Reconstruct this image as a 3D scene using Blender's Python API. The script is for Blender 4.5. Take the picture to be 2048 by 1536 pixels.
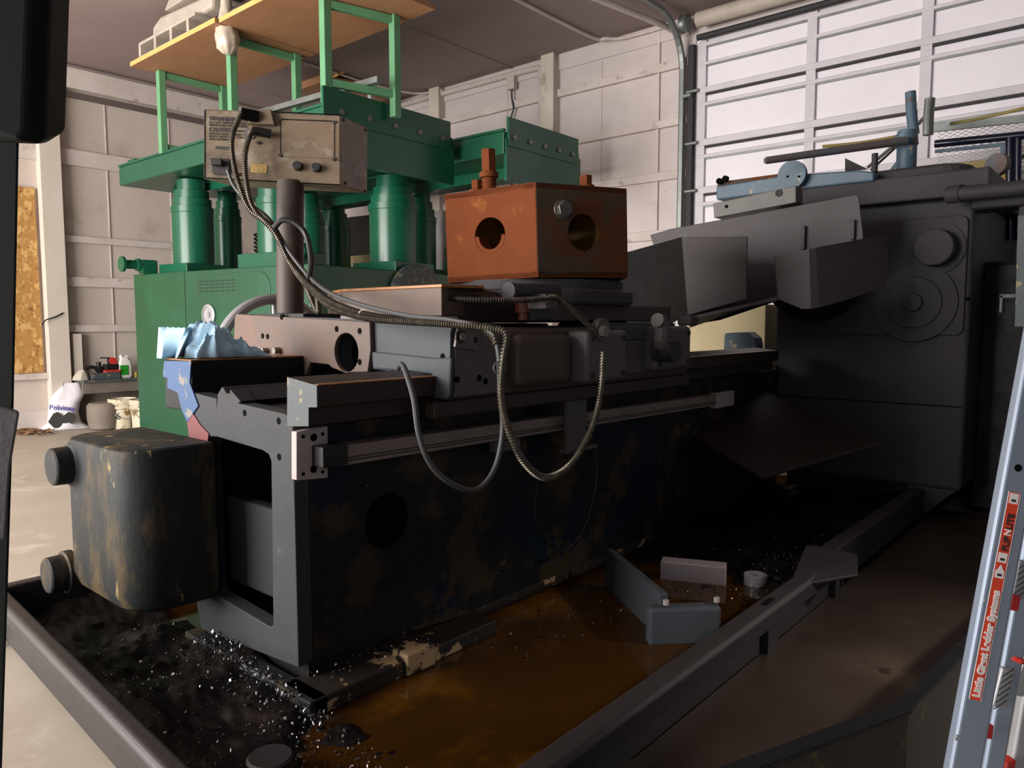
import bpy, bmesh, math, random
from mathutils import Vector, Matrix, noise
from mathutils.geometry import intersect_line_plane
random.seed(7)
for o in list(bpy.data.objects): bpy.data.objects.remove(o)
scene = bpy.context.scene
COL = scene.collection
V = Vector

# ------------------------------------------------------------------ camera
CAM = V((0, 0, 1.35)); FPX = 1500.0
PSI, PIT = math.radians(40.9), math.radians(4.76)
FW = V((math.cos(PSI) * math.cos(PIT), math.sin(PSI) * math.cos(PIT), -math.sin(PIT)))
RT = V((math.sin(PSI), -math.cos(PSI), 0)); UP = RT.cross(FW)
cd = bpy.data.cameras.new('camera'); cam = bpy.data.objects.new('camera', cd); COL.objects.link(cam)
cam.matrix_world = Matrix(((RT.x, UP.x, -FW.x, CAM.x), (RT.y, UP.y, -FW.y, CAM.y), (RT.z, UP.z, -FW.z, CAM.z), (0, 0, 0, 1)))
cd.sensor_width = 36; cd.lens = 36 * FPX / 2048; cd.clip_start = 0.05; cd.clip_end = 60
scene.camera = cam

# ------------------------------------------------------------------ light
world = bpy.data.worlds.new('shop_air'); scene.world = world; world.use_nodes = True
bg = world.node_tree.nodes['Background']; bg.inputs['Color'].default_value = (0.72, 0.78, 0.9, 1); bg.inputs['Strength'].default_value = 0.06

def area(name, loc, aim, sx, sy, power, color):
    l = bpy.data.lights.new(name, 'AREA'); l.shape = 'RECTANGLE'; l.size = sx; l.size_y = sy; l.energy = power; l.color = color
    o = bpy.data.objects.new(name, l); COL.objects.link(o); o.location = loc
    o.rotation_euler = (V(aim) - V(loc)).to_track_quat('-Z', 'Y').to_euler()
    return o
area('daylight_from_open_bay', (-3.8, 6.2, 2.2), (4, 6.0, 1.6), 6.4, 3.6, 1250, (1.0, 0.95, 0.91))
area('daylight_from_side_door', (-3.6, -2.2, 2.3), (2.4, 2.0, 1.0), 2.6, 2.2, 45, (0.86, 0.92, 1.0))
sl = area('platform_patch_lamp', (4.9, -2.8, 3.6), (3.05, .55, .1), .35, .3, 5, (1.0, 0.93, 0.86)); sl.data.spread = math.radians(26)  # added lamp, source unseen, spread narrowed to brighten a patch of the platform
scene.view_settings.view_transform = 'Standard'; scene.view_settings.look = 'None'
scene.view_settings.exposure = 0.0; scene.view_settings.gamma = 1.0; scene.view_settings.use_curve_mapping = False

# ------------------------------------------------------------------ helpers
def ray(px, py): return FW + RT * ((px - 1024) / FPX) - UP * ((py - 768) / FPX)
def at(px, py, ax, v):
    d = ray(px, py); i = 'xyz'.index(ax); return CAM + d * ((v - CAM[i]) / d[i])
def dep(px, py, d): return CAM + ray(px, py) * d

def lin(h):
    if not isinstance(h, str): return (*h, 1)
    h = h.lstrip('#'); f = lambda c: c / 12.92 if c <= .04045 else ((c + .055) / 1.055) ** 2.4
    return (*[f(int(h[i:i + 2], 16) / 255) for i in (0, 2, 4)], 1)

MATS = {}
def mat(name, c1, c2=None, scale=6, rough=.6, metal=0.0, patches=(), bump=0, bscale=60, spec=.5, rough2=None, stretch=(1, 1, 1), sharp=.25):
    """procedural paint/metal: soft two-tone noise, then hard-edged patches (colour, scale, threshold, softness, seed)"""
    if name in MATS: return MATS[name]
    m = bpy.data.materials.new(name); m.use_nodes = True; nt = m.node_tree; N = nt.nodes; L = nt.links
    b = N['Principled BSDF']; b.inputs['Roughness'].default_value = rough; b.inputs['Metallic'].default_value = metal
    b.inputs['Specular IOR Level'].default_value = spec
    tc = N.new('ShaderNodeTexCoord'); mp = N.new('ShaderNodeMapping'); L.new(tc.outputs['Object'], mp.inputs[0]); mp.inputs['Scale'].default_value = stretch
    def noi(s, det=6, seed=0, r=.6):
        n = N.new('ShaderNodeTexNoise'); n.noise_dimensions = '4D'; n.inputs['Scale'].default_value = s; n.inputs['Detail'].default_value = det; n.inputs['W'].default_value = seed; n.inputs['Roughness'].default_value = r
        L.new(mp.outputs[0], n.inputs['Vector']); return n.outputs['Fac']
    def ramp(src, a, z):
        r = N.new('ShaderNodeMapRange'); r.inputs['From Min'].default_value = a; r.inputs['From Max'].default_value = z; L.new(src, r.inputs['Value']); return r.outputs['Result']
    def mix(f, A, B):
        x = N.new('ShaderNodeMix'); x.data_type = 'RGBA'
        if f is not None: L.new(f, x.inputs['Factor'])
        for s, c in ((6, A), (7, B)):
            if isinstance(c, tuple): x.inputs[s].default_value = c
            else: L.new(c, x.inputs[s])
        return x.outputs[2]
    cur = lin(c1)
    if c2 is not None: cur = mix(ramp(noi(scale), .5 - sharp, .5 + sharp), lin(c1), lin(c2))
    for i, p in enumerate(patches):
        cur = mix(ramp(noi(p[1], 8, 3.7 * (i + 1) + (p[4] if len(p) > 4 else 0), .65), p[2], p[2] + p[3]), cur, lin(p[0]))
    if isinstance(cur, tuple): b.inputs['Base Color'].default_value = cur
    else: L.new(cur, b.inputs['Base Color'])
    if rough2 is not None:
        r = N.new('ShaderNodeMapRange'); r.inputs['To Min'].default_value = rough; r.inputs['To Max'].default_value = rough2
        r.inputs['From Min'].default_value = .35; r.inputs['From Max'].default_value = .65; L.new(noi(scale * 1.7, 5, 11), r.inputs['Value']); L.new(r.outputs['Result'], b.inputs['Roughness'])
    if bump:
        bn = N.new('ShaderNodeBump'); bn.inputs['Strength'].default_value = bump; bn.inputs['Distance'].default_value = .01; L.new(noi(bscale, 6, 5), bn.inputs['Height']); L.new(bn.outputs[0], b.inputs['Normal'])
    MATS[name] = m; return m

class MB:
    def __init__(s): s.v = []; s.f = []; s.sm = []
    def add(s, vs, fs, smooth=False):
        o = len(s.v); s.v += [V(p) for p in vs]; s.f += [tuple(i + o for i in f) for f in fs]; s.sm += [smooth] * len(fs); return s
    def box(s, x0, x1, y0, y1, z0, z1):
        return s.hexa([(x0, y0, z0), (x1, y0, z0), (x1, y1, z0), (x0, y1, z0)], [(x0, y0, z1), (x1, y0, z1), (x1, y1, z1), (x0, y1, z1)])
    def hexa(s, a, b): return s.loft([a, b])
    def loft(s, rings, smooth=False, cap=True, closed=True):
        n = len(rings[0]); vs = [p for r in rings for p in r]; fs = []
        for k in range(len(rings) - 1):
            for i in range(n if closed else n - 1):
                j = (i + 1) % n; fs.append((k * n + i, k * n + j, (k + 1) * n + j, (k + 1) * n + i))
        s.add(vs, fs, smooth)
        if cap and closed: s.add(rings[0], [tuple(range(n))[::-1]]); s.add(rings[-1], [tuple(range(n))])
        return s
    def prism(s, poly, ext, smooth=False):
        e = V(ext); return s.loft([[V(p) for p in poly], [V(p) + e for p in poly]], smooth)
    def cyl(s, p0, p1, r0, r1=None, n=24, cap=True, a0=0.0):
        p0, p1 = V(p0), V(p1); r1 = r0 if r1 is None else r1; d = (p1 - p0).normalized(); u = d.orthogonal().normalized(); w = d.cross(u)
        R = lambda p, r: [p + (u * math.cos(a0 + 2 * math.pi * i / n) + w * math.sin(a0 + 2 * math.pi * i / n)) * r for i in range(n)]
        return s.loft([R(p0, r0), R(p1, r1)], n > 8, cap)
    def lathe(s, p0, ax, prof, n=28):
        p0 = V(p0); d = V(ax).normalized(); u = d.orthogonal().normalized(); w = d.cross(u)
        rings = [[p0 + d * h + (u * math.cos(2 * math.pi * i / n) + w * math.sin(2 * math.pi * i / n)) * r for i in range(n)] for h, r in prof]
        return s.loft(rings, True)
    def tube(s, pts, r, n=8, step=None, rib=0, pitch=.009, smooth=True):
        P = [V(p) for p in pts]; Q = []
        ext = [P[0] * 2 - P[1]] + P + [P[-1] * 2 - P[-2]]
        for i in range(1, len(ext) - 2):
            a, b, c, d = ext[i - 1:i + 3]; k = 24
            for j in range(k):
                t = j / k; Q.append(.5 * ((2 * b) + (c - a) * t + (2 * a - 5 * b + 4 * c - d) * t * t + (3 * b - a - 3 * c + d) * t ** 3))
        Q.append(P[-1])
        L = [0]
        for i in range(1, len(Q)): L.append(L[-1] + (Q[i] - Q[i - 1]).length)
        st = step or (pitch / 4 if rib else max(.012, L[-1] / 160)); m = max(4, int(L[-1] / st)); R = []; k = 0
        for i in range(m + 1):
            d = L[-1] * i / m
            while k < len(L) - 2 and L[k + 1] < d: k += 1
            t = (d - L[k]) / max(1e-9, L[k + 1] - L[k]); R.append(Q[k].lerp(Q[k + 1], t))
        u = None; rings = []
        for i in range(m + 1):
            tg = (R[min(m, i + 1)] - R[max(0, i - 1)]).normalized()
            u = tg.orthogonal().normalized() if u is None else (u - tg * u.dot(tg)).normalized(); w = tg.cross(u)
            rr = r + (rib * (1 if (i % 4) in (0, 1) else -1) if rib else 0)
            rings.append([R[i] + (u * math.cos(2 * math.pi * q / n) + w * math.sin(2 * math.pi * q / n)) * rr for q in range(n)])
        return s.loft(rings, smooth)
    def obox(s, p0, p1, wv, dv):
        p0, p1, wv, dv = V(p0), V(p1), V(wv) * .5, V(dv) * .5
        q = lambda p: [p - wv - dv, p + wv - dv, p + wv + dv, p - wv + dv]
        return s.loft([q(p0), q(p1)])
    def plate(s, outer, holes, ext):
        """flat plate with real through holes: outer and holes are coplanar 3-D loops"""
        bm = bmesh.new(); e = V(ext); loops = []
        for lp in [outer] + list(holes):
            vs = [bm.verts.new(V(p)) for p in lp]; loops.append(vs)
            for i in range(len(vs)): bm.edges.new((vs[i], vs[(i + 1) % len(vs)]))
        bm.verts.index_update()
        bmesh.ops.triangle_fill(bm, use_beauty=True, use_dissolve=False, edges=bm.edges[:], normal=-e.normalized())
        bm.verts.index_update(); pts = [v.co.copy() for v in bm.verts]; tris = [tuple(v.index for v in f.verts) for f in bm.faces]; n = len(pts)
        fs = tris + [tuple(i + n for i in t[::-1]) for t in tris]
        k = 0
        for lp in loops:
            m = len(lp)
            for i in range(m): a, b = k + i, k + (i + 1) % m; fs.append((a, b, b + n, a + n))
            k += m
        bm.free(); return s.add(pts + [p + e for p in pts], fs)
    def ball(s, c, r, n=12, sq=(1, 1, 1)):
        c = V(c); rings = []
        for i in range(1, n): a = math.pi * i / n; rings.append([c + V((math.sin(a) * math.cos(2 * math.pi * j / (2 * n)) * sq[0], math.sin(a) * math.sin(2 * math.pi * j / (2 * n)) * sq[1], -math.cos(a) * sq[2])) * r for j in range(2 * n)])
        return s.loft(rings, True)

BASE = {}
RS = 1.0; OZ = 0.0
def rs(p): return CAM + (V(p) - CAM) * RS if RS != 1.0 else V(p) + V((0, 0, OZ))
def build(name, mb, m, parent=None, bevel=0, seg=2, label=None, smooth_all=False, sharp=25):
    off = BASE.get(parent.name, V((0, 0, 0))) if parent else V((0, 0, 0))
    me = bpy.data.meshes.new(name); me.from_pydata([tuple(rs(p) - off) for p in mb.v], [], mb.f); me.update()
    for p, sm in zip(me.polygons, mb.sm): p.use_smooth = sm or smooth_all
    bm = bmesh.new(); bm.from_mesh(me); bmesh.ops.remove_doubles(bm, verts=bm.verts, dist=1e-6); bmesh.ops.recalc_face_normals(bm, faces=bm.faces); bm.to_mesh(me); bm.free()
    if any(mb.sm) or smooth_all: me.set_sharp_from_angle(angle=math.radians(sharp))
    o = bpy.data.objects.new(name, me); COL.objects.link(o); BASE[o.name] = off
    if m: me.materials.append(m)
    if parent: o.parent = parent
    if bevel:
        b = o.modifiers.new('edge', 'BEVEL'); b.width = bevel; b.segments = seg; b.limit_method = 'ANGLE'; b.angle_limit = math.radians(40); b.harden_normals = False
    if label: o['label'] = label
    return o
def tag(o, label, cat, group=None, kind=None):
    o['label'] = label; o['category'] = cat
    if group: o['group'] = group
    if kind: o['kind'] = kind
    return o
def thing(name, loc, label, cat, group=None):
    o = bpy.data.objects.new(name, None); loc = rs(loc); COL.objects.link(o); o.location = loc; o.empty_display_size = .1; BASE[o.name] = V(loc)
    return tag(o, label, cat, group)
def struct(name, mb, m, bevel=0, label=None):
    o = build(name, mb, m, None, bevel); o['kind'] = 'structure'
    if label: o['label'] = label
    return o
def text(name, s, size, org, u, v, m, parent, align='LEFT', ext=.0006, bold=0):
    c = bpy.data.curves.new(name, 'FONT'); c.body = s; c.size = size; c.align_x = align; c.extrude = ext; c.offset = bold
    t = bpy.data.objects.new(name + '_tmp', c); COL.objects.link(t); bpy.context.view_layer.update()
    me = bpy.data.meshes.new_from_object(t.evaluated_get(bpy.context.evaluated_depsgraph_get())); bpy.data.objects.remove(t)
    u, v = V(u).normalized(), V(v).normalized(); n = u.cross(v); off = BASE[parent.name]
    for q in me.vertices: q.co = V(org) + u * q.co.x + v * q.co.y + n * (q.co.z + ext) - off
    me.materials.clear(); me.materials.append(m); o = bpy.data.objects.new(name, me); COL.objects.link(o); o.parent = parent; BASE[o.name] = off
    return o
def circ(c, u, v, r, n=28): return [V(c) + V(u) * (r * math.cos(2 * math.pi * i / n)) + V(v) * (r * math.sin(2 * math.pi * i / n)) for i in range(n)]
X, Y, Z = V((1, 0, 0)), V((0, 1, 0)), V((0, 0, 1))
def poly(pts, ax, v): return [at(p[0], p[1], ax, v) for p in pts]
def rrect(c, u, v, w, h, r, n=5):
    out = []
    for sx, sy, a in ((1, 1, 0), (-1, 1, 90), (-1, -1, 180), (1, -1, 270)):
        for k in range(n + 1):
            t = math.radians(a + 90 * k / n); out.append(V(c) + V(u) * (sx * (w / 2 - r) + r * math.cos(t)) + V(v) * (sy * (h / 2 - r) + r * math.sin(t)))
    return out

# ------------------------------------------------------------------ materials
m_wall = mat('white_wall_paint', '#c9bdb4', '#bcb0a6', 1.2, .8, patches=(('#a09286', 2.2, .56, .25), ('#8c7c70', 7, .66, .06)), bump=.15, bscale=9)
m_wall2 = mat('grey_white_board_paint', '#d2c8c6', '#c2b6b4', 1.5, .75, patches=(('#b0a4a3', 2.5, .56, .25), ('#97898a', 9, .68, .06)), bump=.1, bscale=12)
m_girt = mat('painted_girt', '#d6ccc6', '#bdb0a8', 3, .7, patches=(('#94867c', 6, .58, .12),))
m_post = mat('worn_post_paint', '#d8d0c6', '#c4b8aa', 2, .75, patches=(('#94806a', 4, .62, .1),), stretch=(1, 1, .4))
m_ceil = mat('ceiling_sheet', '#988785', '#8a7977', 1.0, .75)
m_dark_rail = mat('dark_gap_paint', '#5e5450', None, rough=.8)
m_door = mat('white_door_panel', '#efeaf0', '#e2dce4', 1.0, .5)
m_rib = mat('galvanised_rib', '#d6d1d7', '#c2bdc3', 5, .5, .0)
m_dk = mat('dark_line_rubber', '#2c2a2c', None, rough=.7)  # plain dark tone shared by seams, slots, screws and bars
m_galv = mat('galvanised_track', '#8f9592', '#747a78', 8, .45, .6)
m_floor = mat('concrete_floor', '#bbb3a6', '#a69b8a', .8, .7, patches=(('#7d6a50', 1.3, .6, .2), ('#d5cfc4', 2.3, .56, .2), ('#5e4e3c', 6, .7, .08)), rough2=.35, bump=.08, bscale=14)
m_osb = mat('osb_board', '#b98c4e', '#a4773c', 9, .7, patches=(('#d0a869', 14, .52, .04), ('#8a5c2c', 17, .58, .04)), stretch=(1, 1, .6))
m_black = mat('oily_black_casting', '#1b1b1e', '#141416', 5, .6, spec=.25, patches=(('#35302c', 4, .6, .15),), bump=.2, bscale=45, rough2=.42)
m_grey = mat('lit_end_casting', '#3a3d40', '#303234', 4, .62, spec=.3, patches=(('#57544f', 9, .66, .1),), bump=.18, bscale=60)  # the machine's black paint, lightened to paint in light on the bed end
m_head = mat('charcoal_casting', '#3f3c3f', '#333133', 3, .62, spec=.3, patches=(('#221f22', 5, .6, .2),), bump=.45, bscale=38)
m_bed = mat('peeling_blue_bed_paint', '#1d1d1e', '#161a1e', 2.2, .6, spec=.25, patches=(('#3a2f22', 3.0, .53, .05), ('#0c1b2c', 1.7, .54, .02), ('#55412a', 5.2, .6, .04), ('#8a6238', 13, .68, .03)), bump=.25, bscale=30, rough2=.45)
m_flange = mat('scraped_primer', '#2a211a', '#1b1714', 9, .55, patches=(('#a88c68', 4.2, .53, .02),), bump=.3)
m_tank = mat('mottled_tank_paint', '#25292a', '#191c1d', 3, .6, spec=.25, patches=(('#4a3d28', 7, .50, .1), ('#85744e', 10, .62, .03)), bump=.25, bscale=30, stretch=(1, 1, .4))
m_blue = mat('chipped_blue_paint', '#22507f', '#1d4672', 5, .5, patches=(('#77726c', 13, .55, .03),))
m_way = mat('rusty_way_reflection', '#b0743a', '#8a5c3a', 6, .4, .05, patches=(('#c08a48', 4, .6, .2),), rough2=.28)  # rust, brightened to paint in a warm orange reflection
m_wayside = mat('brown_oiled_steel', '#352823', '#271e1c', 5, .5, .1, patches=(('#5a4634', 8, .68, .06),))
m_wayend = mat('grey_chipped_end', '#4b5456', '#40484b', 5, .6, patches=(('#8a7e5c', 18, .57, .03), ('#332b26', 9, .64, .04)), bump=.2)
m_saddle_rust = mat('rusty_saddle_end', '#6c584d', '#55473f', 3, .6, .0, patches=(('#7a5340', 2.5, .56, .2), ('#42464a', 4, .58, .12)), bump=.12)
m_saddle = mat('grey_blue_saddle', '#474c51', '#3c4146', 4, .6, spec=.3, patches=(('#7c7664', 11, .7, .03),), bump=.15)
m_sadfront = mat('brown_black_saddle_front', '#4a3b37', '#3c302c', 3, .55, patches=(('#40342e', 7, .62, .1),), bump=.12)
m_cover = mat('warm_grey_cover', '#5a5455', '#4d4848', 4, .55, bump=.12)
m_rust = mat('orange_rust', '#7a4020', '#633218', 3.5, .85, spec=.2, patches=(('#8a5526', 7, .6, .12), ('#6f4230', 4, .6, .15)), bump=.2, bscale=110)
m_rust2 = mat('worn_rust_grey', '#6c3a1c', '#523524', 3, .75, spec=.15, patches=(('#4e443a', 2.2, .46, .12), ('#4a4440', 4, .6, .1), ('#8f4a22', 5, .62, .1)), bump=.2, bscale=110)
m_bore = mat('brass_brown_bore', '#8a6a30', '#5e4620', 8, .4, .6)
m_scale = mat('grimy_white_scale', '#8d817a', '#70635b', 7, .5, patches=(('#6a5648', 9, .64, .05),), stretch=(1, 1, 2))
m_plate = mat('pale_steel_plate', '#b3a7a6', '#9c8f8e', 6, .5, patches=(('#6a5a52', 14, .7, .03),))
m_bracket = mat('steel_bracket', '#6c6463', '#585150', 6, .45, .4)
m_alu = mat('worn_aluminium', '#b6b6b8', '#96979a', 6, .35, .3)
m_bolt = mat('bolt_steel', '#8e8a86', '#6c6864', 20, .4, .8)
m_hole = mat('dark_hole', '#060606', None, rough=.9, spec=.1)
m_cable = mat('grey_cable', '#3d3f41', None, rough=.5)
m_blackcable = mat('black_cable', '#161616', None, rough=.5)
m_cond = mat('steel_conduit', '#6e675c', '#39342c', 30, .4, .7)
m_dro = mat('grimy_beige_box', '#7d6c5a', '#66563f', 9, .45, patches=(('#463a2d', 6.5, .5, .2), ('#a0958a', 8, .54, .18)), bump=.06)
m_ink = mat('dark_print', '#2e2a28', None, rough=.7)
m_green = mat('press_green', '#155c43', '#115039', 3, .28, patches=(('#1b6b50', 2, .6, .2),))
m_green2 = mat('press_green_scuffed', '#1a5a42', '#154c38', 3, .35, patches=(('#b09a3a', 9, .76, .015),), stretch=(1, .3, 1))
m_cab = mat('cabinet_green', '#1b5136', '#174830', 2, .35, patches=(('#206047', 1.2, .5, .3),), bump=.04)
m_stand = mat('pale_green_stand', '#6aa47a', '#5c9468', 4, .5)
m_ply = mat('plywood_sheet', '#ad7f5c', '#986c4b', 3, .6, patches=(('#805b40', 5, .6, .15),), stretch=(4, .7, 4))
m_plyedge = mat('plywood_edge', '#ecb672', '#d89e58', 20, .6)
m_white = mat('dusty_white_plastic', '#b9afa2', '#a0968a', 5, .6, patches=(('#8f7f70', 6, .66, .1),))
m_bagp = mat('white_bag_plastic', '#e6e4e8', '#d6d2d8', 7, .4)
m_clear = mat('cloudy_plastic_bag', '#d2c6b4', '#b5a795', 12, .2)
m_oil = mat('brown_coolant', '#43290a', '#2c1a07', 1.2, .08, spec=.4, patches=(('#73480f', 1.1, .5, .2),))
m_sludge = mat('black_sludge', '#110c0a', '#0a0807', 9, .6, spec=.2, bump=.35, bscale=60, patches=(('#1e150f', 4, .55, .15),), rough2=.4)
m_chip = mat('steel_chips', '#77777a', '#2c2c30', 60, .25, .9)
m_pan = mat('pan_dark_steel', '#322d2e', '#272324', 5, .5, .1, bump=.12, bscale=50)
m_guard = mat('guard_sheet_steel', '#474044', '#3a3437', 3, .55, .1, patches=(('#5f6670', 4, .62, .12), ('#3a3230', 5, .62, .15)), bump=.15)
m_bluegrey = mat('steel_blue_paint', '#4f6878', '#43596a', 4, .5, patches=(('#a89880', 14, .62, .03), ('#5a4030', 9, .6, .05)))
m_rustbar = mat('rusty_blue_bar', '#566570', '#6b5040', 7, .6)
m_ladder = mat('ladder_aluminium', '#a9b6c8', '#98a6ba', 3, .38, .55, stretch=(1, 1, .3))
m_red = mat('ladder_red_plastic', '#c8322c', None, rough=.45)
m_sticker = mat('orange_red_sticker', '#e04a30', None, rough=.4)
m_stkw = mat('white_print', '#efe6e4', None, rough=.5)
m_platform = mat('brown_board_top', '#453931', '#2e2520', 2.0, .45, patches=(('#57463d', 2, .58, .15), ('#2b211c', 5, .62, .08)), rough2=.3)
m_platside = mat('worn_yellow_black_side', '#221e1a', '#171412', 4, .6, patches=(('#5a4c18', 5, .56, .06),))
m_post_dark = mat('dark_green_grey_paint', '#0b100f', '#070a0a', 2, .6, spec=.15)
m_rag = mat('blue_shop_towel', '#a9cbe0', '#9abed6', 8, .9, patches=(('#8aa09a', 7, .6, .06), ('#5a5040', 9, .72, .04)))
m_cream = mat('cream_cabinet', '#b5a67e', '#a3946e', 3, .6)
m_navy = mat('glossy_navy_tube', '#1c2036', '#151827', 6, .2)
m_oldyel = mat('dull_yellow_rod', '#9a8c52', '#857844', 9, .5)
m_yellow = mat('yellow_sheet', '#d9c06a', '#c9ae58', 3, .6)
m_monitor = mat('black_cabinet', '#1b191b', '#151315', 3, .4)
m_bucket = mat('stained_white_bucket', '#cfc8b4', '#beb498', 8, .5, patches=(('#7d6636', 9, .55, .05), ('#4a4030', 13, .64, .04)))
m_jug = mat('white_jug', '#e8e6e0', None, rough=.4)
m_jugl = mat('green_label', '#2c9a2a', '#1d7a20', 30, .5)

# ------------------------------------------------------------------ the room
CEIL = 4.456; WX = 7.2; WY = 10.2
struct('floor', MB().box(-4, WX + .3, -4, WY + .3, -.15, 0), m_floor)
RS = 1.0385                                      # room shell sits this much further out
struct('ceiling', MB().box(-4, WX + .3, -4, WY + .3, CEIL, CEIL + .12), m_ceil)
struct('wall_left', MB().box(-4, WX + .2, WY, WY + .2, 0, CEIL), m_wall)
DY = 3.76                                        # left jamb of the overhead door
struct('wall_back', MB().box(WX, WX + .2, DY, WY, 0, CEIL).box(WX, WX + .2, -4, DY, 4.2, CEIL), m_wall2)
k = 0
def trim(mb, m, bevel=.006):
    global k; k += 1; return struct('trim_%d' % k, mb, m, bevel)
# horizontal girts, panel lines and posts of the left wall
for z0, z1 in ((3.25, 3.44), (2.32, 2.40), (1.78, 1.90), (1.22, 1.31)): trim(MB().box(-4 if z0 > 3 else 3.39, WX, WY - .05, WY, z0, z1), m_girt)
trim(MB().box(-4, WX, WY - .10, WY, 4.16, 4.40), m_girt); trim(MB().box(-4, WX, WY - .04, WY, 4.06, 4.13), m_dark_rail)
trim(MB().box(-4, WX, WY - .03, WY, 0.0, .28), m_girt)
trim(MB().box(3.16, 3.39, WY - .14, WY, 0, 4.15), m_post)
trim(MB().box(3.44, 3.54, WY - .10, WY, .18, 1.20), m_post)
for x in (3.95, 4.75, 5.5, 6.3): trim(MB().box(x, x + .012, WY - .012, WY, .3, 4.05), m_girt, 0)
# girts, boards and posts of the back wall
for z0, z1 in ((3.96, 4.05), (3.385, 3.465), (2.84, 2.93), (2.22, 2.32), (1.5, 1.6)): trim(MB().box(WX - .05, WX, DY + .06, WY, z0, z1), m_girt)
trim(MB().box(WX - .02, WX, DY + .06, WY, 4.27, CEIL), m_wall2)
for y in (5.5, 7.42): trim(MB().box(WX - .12, WX, y, y + .19, 0, CEIL), m_post)
trim(MB().box(WX - .025, WX, 4.16, 4.19, 0, CEIL), m_girt, 0)
for y in (4.9, 6.3): trim(MB().box(WX - .008, WX, y, y + .006, .3, 4.25), m_girt, 0)
# thin seam strips on the ceiling
for y in (3.0, 6.2, 9.4): trim(MB().box(-4, WX, y, y + .03, CEIL - .012, CEIL), m_ceil, 0)

# OSB board let into the left wall
ob = build('osb_panel', MB().box(1.6, 3.12, WY - .04, WY - .001, .74, 2.92), m_osb); tag(ob, 'tall sheet of orange strand board set in the left wall', 'board')
trim(MB().box(1.6, 3.16, WY - .07, WY, .66, .735), m_girt)

# overhead door
d = struct('door_1', MB().box(WX + .02, WX + .06, -4, DY, 0, 4.2), m_door, label='white sectional overhead door with horizontal ribs')
zs = [(3.945, 3.975), (3.66, 3.717), (3.52, 3.56), (3.124, 3.20), (3.02, 3.05), (2.64, 2.72), (2.52, 2.56), (2.15, 2.22)]
rows = [(3.95, .03), (3.69, .06), (3.55, .035), (3.17, .07), (3.03, .035), (2.69, .07), (2.55, .035), (2.22, .07), (2.08, .035), (1.75, .07), (4.14, .04)]
for zc, h in rows: build('door_rib', MB().box(WX - .02, WX + .02, -4, DY - .04, zc - h / 2, zc + h / 2), m_rib, d, .008)
for zc, h in rows: build('section_seam', MB().box(WX - .01, WX + .02, -4, DY - .04, zc - h / 2 - (.022 if h > .05 else .012), zc - h / 2 - .001), m_dk if h > .05 else m_galv, d)
for y in (3.68, 2.585, 1.63, .67, -.3): build('door_stile', MB().box(WX - .012, WX + .02, y - .045, y + .045, 0, 4.18), m_rib, d, .004)
# door track, curved under the ceiling, with its hangers
t = thing('door_track', (WX - .1, DY + .05, 0), 'galvanised overhead door track curving from the jamb up under the ceiling', 'track')
def arc(y, r, z1, xt): return [V((WX - .08, y, 0))] + [V((WX - .08, y, z)) for z in (1, 2, 3, z1 - r - .1)] + [V((WX - .08 - r + r * math.cos(a), y, z1 - r + r * math.sin(a))) for a in [math.radians(q) for q in range(0, 91, 10)]] + [V((x, y, z1)) for x in (5.9, 5.0, 4.0, xt)]
build('track_channel', MB().tube(arc(DY + .10, .5, 4.38, -1), .035, 6, smooth=False), m_galv, t)
build('track_angle', MB().box(WX - .06, WX, DY - .01, DY + .045, 0, 4.15), m_dk, t)
build('track_bracket', MB().box(WX - .1, WX - .0, DY + .0, DY + .12, 3.63, 3.66), m_galv, t)
for z in (2.69, 3.17, 3.69): build('roller', MB().cyl((WX - .05, DY - .06, z), (WX - .05, DY + .1, z), .018), m_galv, t)
o = build('door_spring_shaft', MB().cyl((WX - .16, -3, 4.33), (WX - .16, DY - .1, 4.33), .075), m_white); tag(o, 'pale torsion spring tube above the overhead door', 'spring')
o = build('door_torsion_bar', MB().cyl((WX - .06, -3, 4.20), (WX - .06, DY - .05, 4.20), .03), m_dk); tag(o, 'dark bar running just below the pale spring tube of the overhead door', 'bar')
o = build('cable_drum', MB().lathe((WX - .16, DY - .02, 4.33), Y, [(0, .05), (.02, .09), (.05, .08), (.09, .09), (.1, .03)]), m_galv); tag(o, 'round cable drum at the corner of the overhead door', 'drum')

# conduits on ceiling and back wall
def conduit(pts, label, r=.022):
    o = build('conduit', MB().tube(pts, r, 10), m_girt); return tag(o, label, 'conduit')
conduit([(WX - .04, 5.75, 1.8), (WX - .04, 5.75, 3), (WX - .04, 5.75, 4.25), (WX - .05, 5.80, 4.34), (WX - .05, 5.95, 4.36), (WX - .05, 7, 4.37), (WX - .05, 9, 4.38), (WX - .05, WY - .1, 4.38)], 'white pipe running under the ceiling edge then down beside a wall post', .035)
conduit([(4.0, 4.86, CEIL - .03), (5.5, 4.86, CEIL - .03), (6.9, 4.86, CEIL - .03), (7.05, 4.75, CEIL - .04), (7.14, 4.55, CEIL - .05), (7.15, 4.0, CEIL - .05)], 'thin white conduit crossing the ceiling towards the overhead door', .018)
conduit([(4.4, 7.95, CEIL - .02), (5.4, 7.95, CEIL - .02), (6.4, 7.95, CEIL - .03), (7.0, 7.8, CEIL - .04), (7.13, 7.4, CEIL - .05)], 'thin white conduit on the ceiling behind the green stands', .016)
conduit([at(1380, 80, 'y', 3.9), at(1345, 60, 'y', 3.95), at(1300, 40, 'y', 4.0), at(1200, 0, 'y', 4.1), at(1120, -30, 'y', 4.2)], 'grey pipe hung beside the curved door track', .03)
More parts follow.
